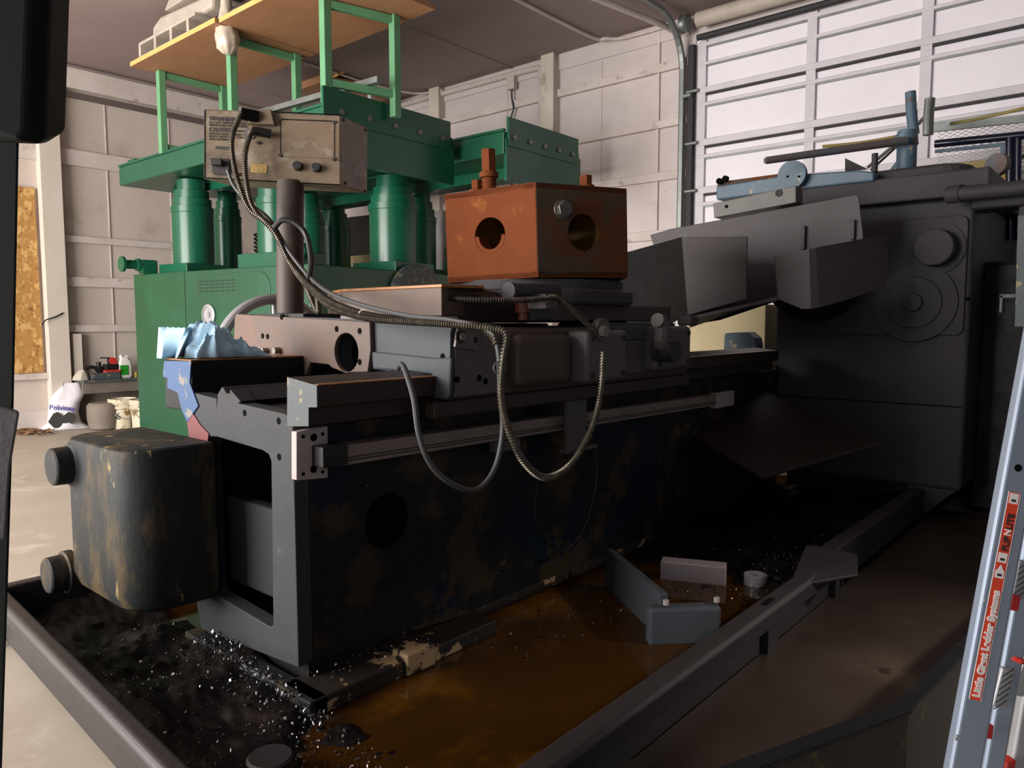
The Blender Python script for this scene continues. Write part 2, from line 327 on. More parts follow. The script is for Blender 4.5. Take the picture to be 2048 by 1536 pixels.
o = build('wall_cable', MB().tube([(WX - .06, 6.18, 4.30), (WX - .06, 6.19, 4.1), (WX - .06, 6.16, 3.95), (WX - .06, 6.2, 3.8), (WX - .06, 6.19, 3.2), (WX - .06, 6.19, 2.4)], .012), m_cable); tag(o, 'thin grey cable hanging on the back wall from a small box', 'cable')
o = build('junction_box', MB().box(WX - .09, WX - .02, 6.13, 6.25, 4.18, 4.34), m_girt, bevel=.006); tag(o, 'small white junction box high on the back wall', 'box')


RS = 1.0; WX *= 1.0385; WY *= 1.0385; CEIL = 1.35 + (CEIL - 1.35) * 1.0385

# ------------------------------------------------------------------ things along the left wall
m_dullgrey = mat('dull_grey_board', '#847a70', '#6a6057', 4, .8)  # darker grey for everything below the ledge board
OZ = 0.05
led = thing('wall_ledge', (4.1, WY - .15, .5), 'low grey ledge on the left wall beside the green cabinet', 'shelf')
build('ledge_board', MB().box(3.56, 5.2, WY - .42, WY, .53, .56), m_wayend, led, .004)
build('ledge_apron', MB().box(3.56, 5.2, WY - .38, WY - .35, .39, .529), m_dullgrey, led, .003)
build('kick_panel', MB().box(3.56, 5.2, WY - .12, WY - .09, -.04, .39), m_dullgrey, led)
OZ = 0.05
def lp(px, py, y=WY - .26): return at(px, py, 'y', y)
# jug
t = thing('jug', lp(249, 757), 'white plastic jug with a green label on the low ledge', 'jug'); b = lp(249, 757); b.z = .56; DZ = .052
build('jug_body', MB().loft([rrect((b.x, b.y, z), X, Y, w, dd, .03) for z, w, dd in ((.56, .15, .10), (.58, .17, .12), (.74, .17, .12), (.79, .15, .10), (.83, .09, .07))], True), m_jug, t)
build('handle', MB().tube([(b.x - .01, b.y, .80), (b.x + .03, b.y, .845), (b.x + .065, b.y, .82), (b.x + .07, b.y, .74)], .013, 8), m_jug, t)
build('cap', MB().cyl((b.x - .03, b.y, .82), (b.x - .03, b.y, .86), .022), m_jug, t)
build('green_label', MB().box(b.x - .075, b.x + .03, b.y - .066, b.y - .058, .60, .73), m_jugl, t, .002)
b2 = lp(222, 757)
t = thing('crate', (b2.x, b2.y, .56), 'small grey crate with a red rim beside the white jug', 'crate')
build('crate_body', MB().box(b2.x - .09, b2.x + .09, b2.y - .08, b2.y + .08, .561, .65), m_wayend, t, .006); build('crate_rim', MB().box(b2.x - .095, b2.x + .095, b2.y - .085, b2.y + .085, .65, .675), m_red, t, .004)
t = thing('motor_part', (b2.x, b2.y, .68), 'black and red motor part sitting on the red rimmed crate', 'machine part')
build('motor_body', MB().box(b2.x - .08, b2.x + .08, b2.y - .06, b2.y + .06, .676, .75), m_blackcable, t, .012); build('motor_head', MB().cyl((b2.x + .02, b2.y - .05, .79), (b2.x + .02, b2.y + .05, .79), .045), m_red, t)
build('bar', MB().cyl((b2.x - .12, b2.y, .835), (b2.x + .05, b2.y, .825), .008), m_blackcable, t); build('neck', MB().box(b2.x - .03, b2.x + .05, b2.y - .03, b2.y + .03, .745, .83), m_blackcable, t, .006)
b3 = lp(192, 760)
t = thing('parts_tray', (b3.x, b3.y, .56), 'grey tray with loose dark tools left of the red rimmed crate', 'tray')
build('tray_body', MB().box(b3.x - .08, b3.x + .09, b3.y - .08, b3.y + .08, .561, .64), m_wayend, t, .008)
t = tag(build('pipe_wrench', MB().tube([(b3.x - .12, b3.y - .01, .70), (b3.x - .04, b3.y, .72), (b3.x + .06, b3.y, .668)], .022, 8), m_blackcable), 'long dark hand tool lying on the grey tray', 'tool')
t = tag(build('hand_drill', MB().ball((b3.x + .05, b3.y + .03, .69), .05, 8).cyl((b3.x + .05, b3.y + .03, .72), (b3.x + .05, b3.y + .03, .78), .03), m_blackcable), 'black knobbed tool on the grey tray', 'tool')
b4 = lp(165, 768)
t = tag(build('rag_heap', MB().loft([[V((b4.x + w * math.cos(a) * (1 + .2 * math.sin(3 * a)), b4.y + .07 * math.sin(a), z)) for a in [q * math.pi / 8 for q in range(16)]] for z, w in ((.561, .10), (.60, .09), (.66, .05), (.69, .015))], True), m_white), 'pale crumpled rag heap at the end of the low ledge', 'rag')
t = tag(build('yellow_can', MB().cyl(V((lp(271, 756).x, lp(271, 756).y, .561)), V((lp(271, 756).x, lp(271, 756).y, .63)), .03), m_yellow), 'small yellow can on the ledge by the green cabinet', 'can')
OZ = 0.0
# buckets
def bucket(px, py, label, s=1.0):
    c = at(px, py, 'z', 0); c.z = .001
    t = thing('bucket', c, label, 'bucket', 'buckets by the green cabinet')
    build('bucket_body', MB().lathe(c, Z, [(0, .13 * s), (.01, .14 * s), (.25, .15 * s), (.26, .165 * s), (.29, .165 * s), (.295, .155 * s), (.315, .155 * s), (.32, .168 * s), (.375, .168 * s), (.38, .16 * s), (.36, .15 * s), (.08, .135 * s), (.07, .0)], 32), m_bucket, t)
    build('bail_handle', MB().tube([c + V((-.165 * s, 0, .27)), c + V((-.12, -.12, .17)), c + V((0, -.17, .13)), c + V((.12, -.12, .17)), c + V((.165 * s, 0, .27))], .004, 6), m_galv, t)
    return t, c
t, c = bucket(247, 856, 'stained white bucket with black marks standing by the ledge'); n = V((-.5, -.86, 0)); u = V((.86, -.5, 0))
text('mark', '6', .12, c + n * .149 - u * .06 + Z * .13, u, Z, m_ink, t)
build('dark_stain', MB().loft([[c + V((math.cos(a), math.sin(a), 0)) * (.146 + .0003 * z) + Z * (.02 + z * .05) for a in [math.radians(-75 + q * 5) for q in range(8)]] for z in range(5)], closed=False, cap=False), m_ink, t)
bucket(290, 858, 'second white bucket half hidden behind the green cabinet corner')
# big translucent container leaning at the wall below the ledge
t = tag(build('plastic_drum', MB().lathe(V((3.72, WY - .58, .001)), Z, [(0.0, .0), (.002, .13), (.02, .17), (.14, .19), (.30, .19), (.335, .16), (.345, .0)], 24), m_dullgrey), 'grey plastic drum standing under the low ledge', 'drum')
# white sack with printed front
c = at(128, 858, 'z', 0); n = V((-.34, -.94, 0)); u = V((.94, -.34, 0))
sk = thing('plastic_sack', V((c.x, c.y, 0)), 'white printed plastic sack slumped on the floor by the wall post', 'bag')
rings = []
for z, wl, wr, dd, sh in ((.005, -.30, .31, .16, 0), (.03, -.26, .27, .17, 0), (.08, -.18, .20, .16, 0), (.2, -.165, .17, .13, 0), (.32, -.15, .19, .10, .0), (.42, -.12, .23, .07, .01), (.50, -.06, .20, .05, .02), (.58, .02, .17, .02, .02)):
    r = []
    for q in range(28):
        a = 2 * math.pi * q / 28; w = (wr if math.cos(a) > 0 else -wl); p = c + u * (w * math.copysign(abs(math.cos(a)) ** .8, math.cos(a)) + sh) - n * (dd * -math.sin(a)) * (1 + .12 * math.sin(5 * a + z * 9))
        p.z = z; r.append(p)
    rings.append(r)
build('sack_body', MB().loft(rings, True), m_bagp, sk, sharp=70)
text('blue_print', 'Polvitex', .085, c + n * .145 - u * .14 + Z * .27, u + Z * -.12, Z + n * -.08, mat('blue_print_ink', '#3a3a8c'), sk, bold=.002)
pts = [(-.16, .12), (-.10, .22), (-.05, .24), (0, .18), (.06, .23), (.13, .20), (.14, .14), (.09, .08), (.05, .1), (.0, .03), (-.10, .04)]
build('printed_picture', MB().prism([c + n * (.168 - .05 * q[1]) + u * q[0] + Z * q[1] for q in pts], n * .006), m_ink, sk)
t = tag(build('leaf_litter', MB(), m_platform), 'brown dry scraps on the floor left of the white sack', 'litter', kind='stuff')
mb = MB()
for i in range(60):
    p = at(random.uniform(35, 96), random.uniform(864, 872), 'z', .0); p.y = min(p.y, WY - .15); a = random.uniform(0, 6.3); w = random.uniform(.03, .09); q = V((math.cos(a), math.sin(a), .2)) * w; r_ = V((-math.sin(a), math.cos(a), .1)) * w * .5; p.z = .012
    mb.loft([[p - q, p + q + Z * .02, p + r_ + Z * .03], [p - q + Z * .004, p + q + Z * .024, p + r_ + Z * .034]])
bpy.data.objects.remove(t); t = tag(build('dry_scraps', mb, mat('brown_scraps', '#8a6a4c', '#6a4c34', 9)), 'brown dry scraps on the floor left of the white sack', 'litter', kind='stuff')
# stand pipe wire round the post
o = build('wire_loop', MB().tube([at(84, 650, 'y', WY - .16), at(92, 640, 'y', WY - .17), at(110, 634, 'y', WY - .17), at(126, 626, 'y', WY - .15)], .008), m_blackcable); tag(o, 'dark wire wrapped around the wall post at waist height', 'wire')

# ------------------------------------------------------------------ green hydraulic press / lift
def frame(th, O):
    a = math.radians(th); Lv = V((math.cos(a), math.sin(a), 0)); Xv = V((Lv.y, -Lv.x, 0)); O = V(O)
    return lambda s, tt, z: O - Lv * s + Xv * tt + Z * z
PB = frame(97, (3.70, 8.93, 0)); PT = frame(91, (3.70, 8.93, 0))
def fbox(mb, F, s0, s1, t0, t1, z0, z1): return mb.hexa([F(s0, t0, z0), F(s1, t0, z0), F(s1, t1, z0), F(s0, t1, z0)], [F(s0, t0, z1), F(s1, t0, z1), F(s1, t1, z1), F(s0, t1, z1)])
pr = thing('hydraulic_press', PB(1.5, 1.2, 0), 'large green hydraulic press with fat cylinders under two raised platens', 'press')
bs = build('base_cabinet', fbox(MB(), PB, 0, 2.965, 0, 3.1, 0, 1.885), m_cab, pr, .012)
dr = build('door_panel', MB().prism(rrect(PB(1.75, -.008, 1.48), PB(1, 0, 0) - PB(0, 0, 0), Z, 1.3, .72, .16), PB(0, .012, 0) - PB(0, 0, 0)), m_cab, bs, .004)
lk = PB(1.42, -.012, 1.42); xv = PB(0, -1, 0) - PB(0, 0, 0); lv = PB(1, 0, 0) - PB(0, 0, 0)
build('round_latch', MB().lathe(lk, xv, [(0, .11), (.012, .11), (.02, .085), (.006, .08), (.006, .03), (.02, .028), (.02, 0)], 24), m_alu, bs, label='chrome round latch')
build('seam', fbox(MB(), PB, .99, .996, -.004, .0, .0, 1.88), m_dk, bs)
mb = MB()
for i in range(4):
    for j in range(7): fbox(mb, PB, 1.25 + j * .09, 1.31 + j * .09, -.0165, -.006, 1.66 + i * .035, 1.668 + i * .035)
build('vent_slots', mb, m_dk, bs)
c0 = PB(2.966, .85, 1.35); fv = PB(1, 0, 0) - PB(0, 0, 0)
build('round_cover', MB().lathe(PB(2.966, 1.45, 1.55), fv, [(0, .42), (.05, .42), (.07, .38), (.07, 0)], 40), m_wayend, bs, label='grey round cover')
def cylinder(tt, s, r, ztop=2.93, plate=True):
    c = PB(s, tt, 1.885); hh = ztop - 1.885
    q = build('cylinder', MB().lathe(c + Z * .1, Z, [(0, r), (hh - .47, r), (hh - .465, r * 1.03), (hh - .40, r * 1.03), (hh - .395, r * .93), (hh - .31, r * .93), (hh - .305, r * .82), (hh - .22, r * .82), (hh - .215, r * .7), (hh - .1, r * .7)], 40), m_green, pr)
    if plate: build('base_plate', fbox(MB(), PB, s - r * 1.2, s + r * 1.2, tt - r * 1.2, tt + r * 1.2, 1.885, 1.99), m_green, q, .005)
cylinder(.38, .60, .222); cylinder(1.05, .30, .16); cylinder(.5, 1.9, .2); cylinder(1.75, .95, .19); cylinder(1.5, 2.62, .262); cylinder(2.4, 2.2, .22); cylinder(2.5, .6, .22)
for nm, t0, t1, s0, s1 in (('platen', .1, 1.6, -.5, 3.54), ('platen', 1.72, 2.98, -.4, 4.10)):
    q = build(nm, fbox(MB(), PT, s0, s1, t0, t1, 2.95, 3.165), m_green2, pr, .012)
    g = build('end_plate', fbox(MB(), PT, s1, s1 + .03, t0 - (.06 if t0 < 1 else -.04), t1 - .06, 3.03, 3.30), m_green, q, .003)
    build('lower_plate', fbox(MB(), PT, s1 - .02, s1 + .016, t0 + .02, t1, 2.70, 3.10), m_green, q, .003)
    for i in range(5): p = PT(s1 + .03, t0 + .12 + i * (t1 - t0 - .3) / 4, 3.12); build('bolt', MB().cyl(p, p + (PT(1, 0, 0) - PT(0, 0, 0)) * .018, .022, n=14), m_bolt, q)
    build('edge_lip', fbox(MB(), PT, s0, s1, t0 - .005, t0 + .03, 3.165, 3.19), m_green2, q, .003)
    build('far_lug', fbox(MB(), PT, s0 + .02, s0 + .2, t0 + .1, t0 + .2, 3.165, 3.26), m_green, q, .004)
    build('under_rib', fbox(MB(), PT, s0 + .3, s1 - .3, t0 + .5, t0 + .62, 2.84, 2.95), m_green, q, .004)
# valve knob and small boss at the top of the cabinet
q = PB(.25, .02, 1.96); build('valve_knob', MB().lathe(q + V((-.28, 0, .02)), X, [(0, .0), (0, .085), (.03, .085), (.035, .05), (.16, .05), (.165, .07), (.2, .07), (.2, 0)], 20), m_green, pr); build('valve_body', MB().box(q.x - .08, q.x + .1, q.y - .06, q.y + .06, 1.885, 2.04), m_green, pr, .02)
q = PB(2.5, .3, 2.0); build('hose_fitting', MB().lathe(q + V((-.14, -.02, .04)), X, [(0, 0), (0, .07), (.02, .07), (.03, .05), (.1, .05), (.11, .09), (.15, .09), (.15, 0)], 20), m_green, pr); build('fitting_block', fbox(MB(), PB, 1.7, 2.5, .15, .6, 1.885, 2.04), m_green, pr, .006)
q = PB(2.9, 2.15, 1.9); build('corner_lug', MB().prism([q, q + X * .3, q + X * .25 + Z * .03, q + X * .1 + Z * .14, q + Z * .14], Y * .12), m_green, pr, .01)
def coil(c, z0, z1, r, turns): return [V((c.x + r * math.cos(2 * math.pi * i / 8), c.y + r * math.sin(2 * math.pi * i / 8), z0 + (z1 - z0) * i / (8 * turns))) for i in range(8 * turns + 1)]
for s_, t_, z0, z1 in ((1.25, .75, 2.0, 2.35), (2.05, 2.05, 1.95, 2.7)):
    c = PB(s_, t_, 0); build('coiled_hose', MB().tube(coil(c, z0, z1, .035, 8), .010, 6, step=.012), m_blackcable, pr)
# dark cabinet and cream base behind the press
o = thing('dark_cabinet', (7.1, 7.7, 0), 'black box cabinet with two white marks behind the press cylinders', 'cabinet')
a, b = 0, 0
mbx = MB().hexa([at(650, 512, 'x', 7.0), at(752, 520, 'x', 7.0), at(752, 520, 'x', 7.0) + X * .3, at(650, 512, 'x', 7.0) + X * .3], [at(648, 440, 'x', 7.0), at(752, 428, 'x', 7.0), at(752, 428, 'x', 7.0) + X * .3, at(648, 440, 'x', 7.0) + X * .3])
build('cabinet_body', mbx, m_monitor, o, .01); 
for px in (659, 667): p = at(px, 487, 'x', 6.995); build('white_mark', MB().box(p.x - .004, p.x + .006, p.y - .018, p.y + .012, p.z - .025, p.z + .02), m_stkw, o)
build('cream_base', MB().box(6.95, 7.3, 6.2, 9.2, 0, at(700, 512, 'x', 6.95).z), m_cream, o, .01)
o = build('grey_machine_cabinet', MB().hexa([at(840, 560, 'x', 6.9), at(886, 560, 'x', 6.9), at(886, 560, 'x', 6.9) + X * .3, at(840, 560, 'x', 6.9) + X * .3], [at(840, 425, 'x', 6.9), at(886, 420, 'x', 6.9), at(886, 420, 'x', 6.9) + X * .3, at(840, 425, 'x', 6.9) + X * .3]), m_wall2, bevel=.01); tag(o, 'pale painted cabinet seen between press cylinder and rusty turret', 'cabinet')

# ------------------------------------------------------------------ green stands and plywood on the platens
def leg(p0, p1, w=.075): return MB().box(p0[0] - w / 2, p0[0] + w / 2, p0[1] - w / 2, p0[1] + w / 2, p0[2], p1)
ZT = 4.04; ZB = 3.165
def stand(legs, label, rails):
    cx = sum(l[0] for l in legs) / len(legs); cy = sum(l[1] for l in legs) / len(legs)
    t = thing('tube_stand', (cx, cy, ZB), label, 'stand', 'green tube stands on the press')
    for l in legs: build('leg', leg((l[0], l[1], ZB), ZT), m_stand, t, .006)
    for a, b, z in rails:
        A, B = V((*legs[a], z)), V((*legs[b], z)); build('rail', MB().obox(A, B, (B - A).normalized().cross(Z) * .05, Z * .065), m_stand, t, .004)
    return t
stand([(3.82, 8.32), (4.53, 8.32), (3.80, 6.80), (4.49, 6.78)], 'far green tube stand under the far sheet of plywood', [(0, 1, ZT - .04), (2, 3, ZT - .04), (0, 1, 3.24)])
stand([(3.90, 5.45), (4.51, 5.28)], 'near green tube stand under the near sheet of plywood', [(0, 1, 3.36), (0, 1, ZT - .04)])
for lab, y0, y1, x0, x1 in (('far plywood sheet laid on the green stands', 6.62, 8.42, 3.55, 4.62), ('near plywood sheet laid on the green stands', 4.92, 6.60, 3.58, 4.66)):
    t = thing('plywood_sheet', ((x0 + x1) / 2, (y0 + y1) / 2, ZT), lab, 'plywood', 'plywood sheets on the stands')
    build('sheet', MB().box(x0, x1, y0, y1, ZT + .001, ZT + .045), m_ply, t); build('sawn_edge', MB().box(x0 - .004, x0, y0, y1, ZT + .001, ZT + .045), m_plyedge, t)
# white plastic pallet with a block of packing on the far plywood
t = thing('plastic_pallet', (3.8, 7.7, ZT + .046), 'white open sided pallet on the far plywood sheet', 'pallet')
zb = ZT + .047
build('pallet_bottom', MB().box(3.58, 4.3, 7.15, 8.28, zb, zb + .03), m_white, t, .004); build('pallet_top', MB().box(3.58, 4.3, 7.05, 8.28, zb + .14, zb + .17), m_white, t, .004)
for y in (7.2, 7.55, 7.9, 8.255): build('pallet_post', MB().box(3.58, 4.3, y - .025, y + .025, zb + .03, zb + .14), m_white, t)
o = build('packing_block', MB().prism([(3.64, 8.1, zb + .171), (3.64, 6.85, zb + .171), (3.64, 6.82, zb + .30), (3.64, 7.9, zb + .36), (3.64, 8.08, zb + .30)], X * .5), m_white, bevel=.03); tag(o, 'long pale block of packing lying on the white pallet', 'packing')
o = build('cardboard_flap', MB().prism([(3.62, 7.75, zb + .372), (3.62, 7.3, zb + .372), (3.66, 6.9, zb + .40), (3.66, 7.7, zb + .52)], X * .3), m_white, bevel=.01); tag(o, 'crumpled pale flap on top of the packing block', 'cardboard')
o = build('dark_carton', MB().box(3.75, 4.4, 6.3, 7.0, ZT + .047, ZT + .21), m_platform, bevel=.01); tag(o, 'dark brown carton on the plywood behind the hanging plastic bag', 'carton')
o = build('grey_pipe', MB().cyl((3.72, 6.55, ZT + .102), (3.9, 5.4, ZT + .102), .055), m_galv); tag(o, 'fat grey pipe lying along the plywood edge', 'pipe')
# cloudy plastic bag tied to the leg
c = V((3.745, 6.74, 4.02)); mb = MB(); rings = []
for z, r in ((-.20, .008), (-.195, .04), (-.15, .085), (-.06, .105), (.05, .09), (.15, .06), (.26, .045), (.36, .05), (.46, .03)):
    rings.append([c + V((math.cos(a), math.sin(a), 0)) * r * (1 + .14 * math.sin(7 * a + z * 20)) + V((-.04, -.04, z)) for a in [2 * math.pi * i / 36 for i in range(36)]])
o = build('plastic_bag', mb.loft(rings, True), m_clear, sharp=80); tag(o, 'cloudy plastic bag hanging over the plywood edge on a green leg', 'bag')
# bars lying on the platens
o = build('grey_bar', MB().obox((4.15, 7.2, 3.425), (4.27, 5.2, 3.42), X * .06, Z * .05), m_galv); tag(o, 'long flat grey bar lying on the platen behind the control box', 'bar')
o = build('flat_bar', MB().obox((3.86, 7.9, 3.185), (4.4, 7.0, 3.185), Y * .1, Z * .035), m_ladder); tag(o, 'short flat grey bar lying near the far stand', 'bar')
o = build('chrome_rod', MB().cyl(at(742, 208, 'y', 5.6), at(741, 168, 'y', 5.6), .03), m_alu); tag(o, 'short chrome rod standing behind the near green stand', 'rod')
for i, (x, y, w) in enumerate(((5.4, 7.9, .16), (5.7, 7.4, .14), (6.0, 7.0, .35), (5.8, 8.6, .5), (6.3, 7.6, .5))):
    pass
def slab(px0, py0, px1, py1, y, dz, lab, h=.03):
    a, b = at(px0, py0, 'y', y), at(px1, py1, 'y', y)
    o = build('board_offcut', MB().hexa([a, b, b + Y * .5 + Z * .0, a + Y * .5], [a + Z * h, b + Z * h, b + Y * .5 + Z * h, a + Y * .5 + Z * h]), m_plyedge, bevel=.003); return tag(o, lab, 'board', 'hanging wood offcuts')
slab(686, 138, 708, 124, 8.2, 0, 'upper small bright board hung below the ceiling behind the green legs')
slab(676, 152, 698, 142, 8.2, 0, 'lower small bright board hung below the ceiling behind the green legs')
o = build('plywood_stack', MB().hexa([at(640, 165, 'y', 8.3), at(770, 200, 'y', 8.3), at(770, 200, 'y', 8.3) + Y * .6, at(640, 165, 'y', 8.3) + Y * .6], [at(640, 150, 'y', 8.3), at(770, 170, 'y', 8.3), at(770, 170, 'y', 8.3) + Y * .6, at(640, 150, 'y', 8.3) + Y * .6]), m_ply, bevel=.004); tag(o, 'dim brown board lying flat high behind the near green stand', 'board')

# ------------------------------------------------------------------ turret lathe
BX = 1.375; BY = 2.14
lt = thing('turret_lathe', (3.3, 2.5, 0), 'huge black turret lathe with a rusty orange hexagon turret', 'lathe')
P = lambda q, x=BX: [at(a, b, 'x', x) for a, b in q]
# bed: end plate with the cored opening, long front wall with a round hole, rear wall, cross web
outer = P([(397, 812), (374, 845), (385, 1000), (388, 1180), (402, 1258), (597, 1336), (585, 852), (616, 852), (567, 827), (477, 807), (481, 803), (460, 778), (459, 787), (452, 786), (444, 773), (435, 788), (433, 812), (433, 797), (386, 785)])
hole = P([(418, 873), (434, 874), (525, 901), (537, 909), (542, 922), (544, 1062), (546, 1250), (540, 1254), (430, 1188), (424, 1180), (414, 900)])
bed = build('bed', MB().plate(outer, [hole], X * .06), m_grey, lt, .004)
zb = at(597, 1336, 'x', BX).z
hc = at(776, 1042, 'y', BY); hr = .105
build('front_wall', MB().plate([V((BX + .06, BY, zb)), V((2.22, BY, .125)), V((2.24, BY, .09)), V((3.7, BY, .085)), V((3.72, BY, .03)), V((5.5, BY, .03)), V((5.5, BY, 1.0)), V((BX + .06, BY, 1.0))], [circ(hc, X, Z, hr)], Y * .02), m_bed, bed, .003)
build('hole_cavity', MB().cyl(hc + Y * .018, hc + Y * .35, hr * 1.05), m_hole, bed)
build('rear_wall', MB().box(BX + .06, 5.5, 2.80, 2.86, .03, 1.06), m_black, bed)
build('cross_web', MB().box(BX + .10, BX + .16, BY + .04, 2.83, at(480, 1168, 'x', BX + .1).z, .66), m_grey, bed, .01)
build('bed_floor', MB().box(BX + .05, 2.3, BY + .02, 2.84, .10, .24), m_black, bed)
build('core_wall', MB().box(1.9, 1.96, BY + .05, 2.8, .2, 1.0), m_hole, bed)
build('bed_top', MB().box(BX + .05, 5.5, BY + .05, 2.82, .98, 1.045), m_black, bed)
dov = [(x, y) for x, y in ((481, 803), (460, 778), (459, 787), (452, 786), (444, 773), (435, 788), (434, 808))]
build('centre_ridge', MB().prism(P(dov, BX + .005), X * 3.7), m_grey, bed, .003)
for q in ((489, 826), (557, 842), (558, 914)):
    c = at(q[0], q[1], 'x', BX - .001); build('bolt_hole', MB().cyl(c, c + X * .02, .012, n=14), m_hole, bed)
# front way (tee shaped rail) and rear way with its blue painted end
wy = [(574, 754), (633.5, 771), (634, 815), (617, 815), (617, 853), (574, 853)]
fw_ = build('front_way', MB().prism(P(wy), X * 3.76), m_wayside, bed, .004, label='front way rail of brown oiled steel')
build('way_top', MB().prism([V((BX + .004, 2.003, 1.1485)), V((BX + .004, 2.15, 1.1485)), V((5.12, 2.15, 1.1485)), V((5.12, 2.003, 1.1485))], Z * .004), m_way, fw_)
build('way_end', MB().prism(P(wy, BX - .004), X * .004), m_wayend, fw_, .001)
rw = build('rear_way', MB().box(BX, 5.1, 2.83, 3.06, 1.0, 1.198), m_black, bed, .004)
be = build('blue_end', MB().prism(P([(326, 741), (328, 722), (381.5, 722.5), (379, 766), (386, 785), (396, 812), (374, 845), (362, 817), (355, 785), (334, 776), (335, 756), (326, 754)], BX - .006), X * .006), m_blue, bed, .001, label='chipped bright blue painted end')
build('red_edge', MB().prism(P([(374, 845), (386, 828), (400, 850), (417, 868), (412, 905), (380, 890)], BX - .005), X * .005), mat('red_oxide_patch', '#7a2f30', '#5a2a2b', 6, .5), bed, .001)
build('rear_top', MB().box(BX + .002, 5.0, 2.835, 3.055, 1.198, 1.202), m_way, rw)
# flange along the foot of the bed with scraped beige paint
fl = build('foot_flange', MB().box(1.34, 2.22, 2.005, BY + .05, .071, .13), m_flange, bed, .006)
build('foot_lug', MB().box(1.72, 1.86, 1.985, BY + .02, .072, .155), m_flange, fl, .01); build('side_flange', MB().box(1.325, BX + .02, 2.005, 2.86, .071, .13), m_tank, fl, .005)
# tank bolted to the bed end
def tankring(sh):
    x0, x1, y0, y1 = 1.05 + sh, 1.374, 2.665 + sh, 3.30 - sh; r = .13
    cr = lambda cx, cy, a0: [V((cx + r * math.cos(math.radians(a0 + 11.25 * k)), cy + r * math.sin(math.radians(a0 + 11.25 * k)), 0)) for k in range(9)]
    return [V((x1, y0, 0)), V((x1, y1, 0))] + cr(x0 + r, y1 - r, 90) + cr(x0 + r, y0 + r, 180)
tk = build('coolant_tank', MB().loft([[V(p) + Z * z for p in tankring(sh * .5)] for z, sh in ((.29, .10), (.32, .03), (.37, 0), (.875, 0), (.895, .012), (.90, .03))], True), m_tank, bed, .006)
for q in ((122, 932), (112, 1148)):
    c = at(q[0], q[1], 'x', 1.02); build('end_cap', MB().lathe(c + X * .06, -X, [(0, .085), (.03, .085), (.035, .074), (.09, .072), (.096, .066), (.1, .0)], 28), m_tank, tk)

# optical scale under the front way
sc = build('linear_scale', MB().prism([V((1.508, 2.06, .866)), V((1.508, 2.06, .935)), V((1.508, 2.13, .935)), V((1.508, 2.13, .866))], X * 3.02 + Z * -.036), m_scale, lt, .004)
for dz in (.890, .880): build('scale_groove', MB().prism([V((1.51, 2.058, dz)), V((1.51, 2.058, dz + .004)), V((1.51, 2.061, dz + .004)), V((1.51, 2.061, dz))], X * 3.0 + Z * -.036), m_ink, sc)
ep = [(593, 864), (656, 852), (656, 956), (593, 961)]
pl = build('end_plate', MB().plate([at(a, b, 'y', 2.09) for a, b in ep], [circ(at(628, 875, 'y', 2.09), X, Z, .013, 12), circ(at(628, 938, 'y', 2.09), X, Z, .013, 12)], Y * .03), m_plate, sc, .003)
for q in ((628, 875), (628, 938)):
    c = at(q[0], q[1], 'y', 2.09); build('mount_hole', MB().cyl(c + Y * .0005, c + Y * .02, .0128, n=16), m_hole, pl)  # dark plug paints in the shade inside each plate hole
for q in ((606, 873), (645, 868), (606, 948), (645, 944)):
    c = at(q[0], q[1], 'y', 2.0895); build('screw', MB().cyl(c, c - Y * .003, .006, n=10), m_hole, pl)
build('end_block', MB().box(1.41, 1.51, 2.03, 2.10, .875, .945), m_blackcable, sc, .006)
build('reader_arm', MB().box(2.70, 2.84, 2.00, 2.03, .76, 1.04), m_cover, sc, .006, label='dull steel reader arm')
build('reader_foot', MB().box(2.72, 2.96, 2.02, 2.07, .745, .765), m_cover, sc, .004); build('reader_block', MB().box(2.30, 2.46, 2.08, 2.12, .80, .85), m_cover, sc, .006)
build('scale_cover', MB().box(4.3, 4.55, 2.055, 2.10, .815, .91), m_plate, sc, .004)

# saddle
SX = 1.9
so = P([(472, 628), (469, 639), (468, 675), (462, 679), (462, 694), (503, 713), (593, 713), (591, 748), (612, 750), (620, 725), (657, 729), (663, 735), (690, 746), (737, 744), (742, 738), (777, 742), (788, 741), (863, 749), (865, 796), (886, 800), (893, 800), (899, 790), (901, 665), (904, 654), (740, 640)], SX)
bc = at(692, 705, 'x', SX)
sad = build('saddle', MB().plate(so, [circ(bc, Y, Z, .082)], X * .10), m_saddle, lt, .006)
build('rusty_flange', MB().plate(P([(472, 628), (469, 639), (468, 675), (462, 679), (462, 694), (503, 713), (593, 713), (591, 748), (612, 750), (620, 725), (657, 729), (663, 735), (690, 746), (735, 744), (741, 700), (739, 644)], SX - .022), [circ(at(692, 705, 'x', SX - .022), Y, Z, .08)], X * .022), m_saddle_rust, sad, .004)
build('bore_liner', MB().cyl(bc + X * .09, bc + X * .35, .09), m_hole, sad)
for q in ((673, 658), (719, 662), (719, 724), (563, 634), (535, 673), (525, 672)):
    c = at(q[0], q[1], 'x', SX - .023); build('tapped_hole', MB().cyl(c, c + X * .012, .013, n=12), m_hole, sad)
for q in ((832, 732), (857, 736), (885, 713)):
    c = at(q[0], q[1], 'x', SX - .001); build('tapped_hole', MB().cyl(c, c + X * .012, .012, n=12), m_hole, sad)
for q in ((535, 702), (559, 701)):
    c = at(q[0], q[1], 'x', SX - .022); build('lug_bolt', MB().cyl(c, c - X * .03, .015, n=6), m_bolt, sad)
build('lower_step', MB().prism(P([(742, 703), (868, 716), (902, 716), (899, 790), (893, 800), (886, 800), (865, 796), (863, 749), (788, 741), (745, 738)], SX - .014), X * .02), m_saddle, sad, .008)
build('saddle_body', MB().box(SX + .09, 3.74, 1.99, 3.40, 1.17, 1.325), m_sadfront, sad, .012)
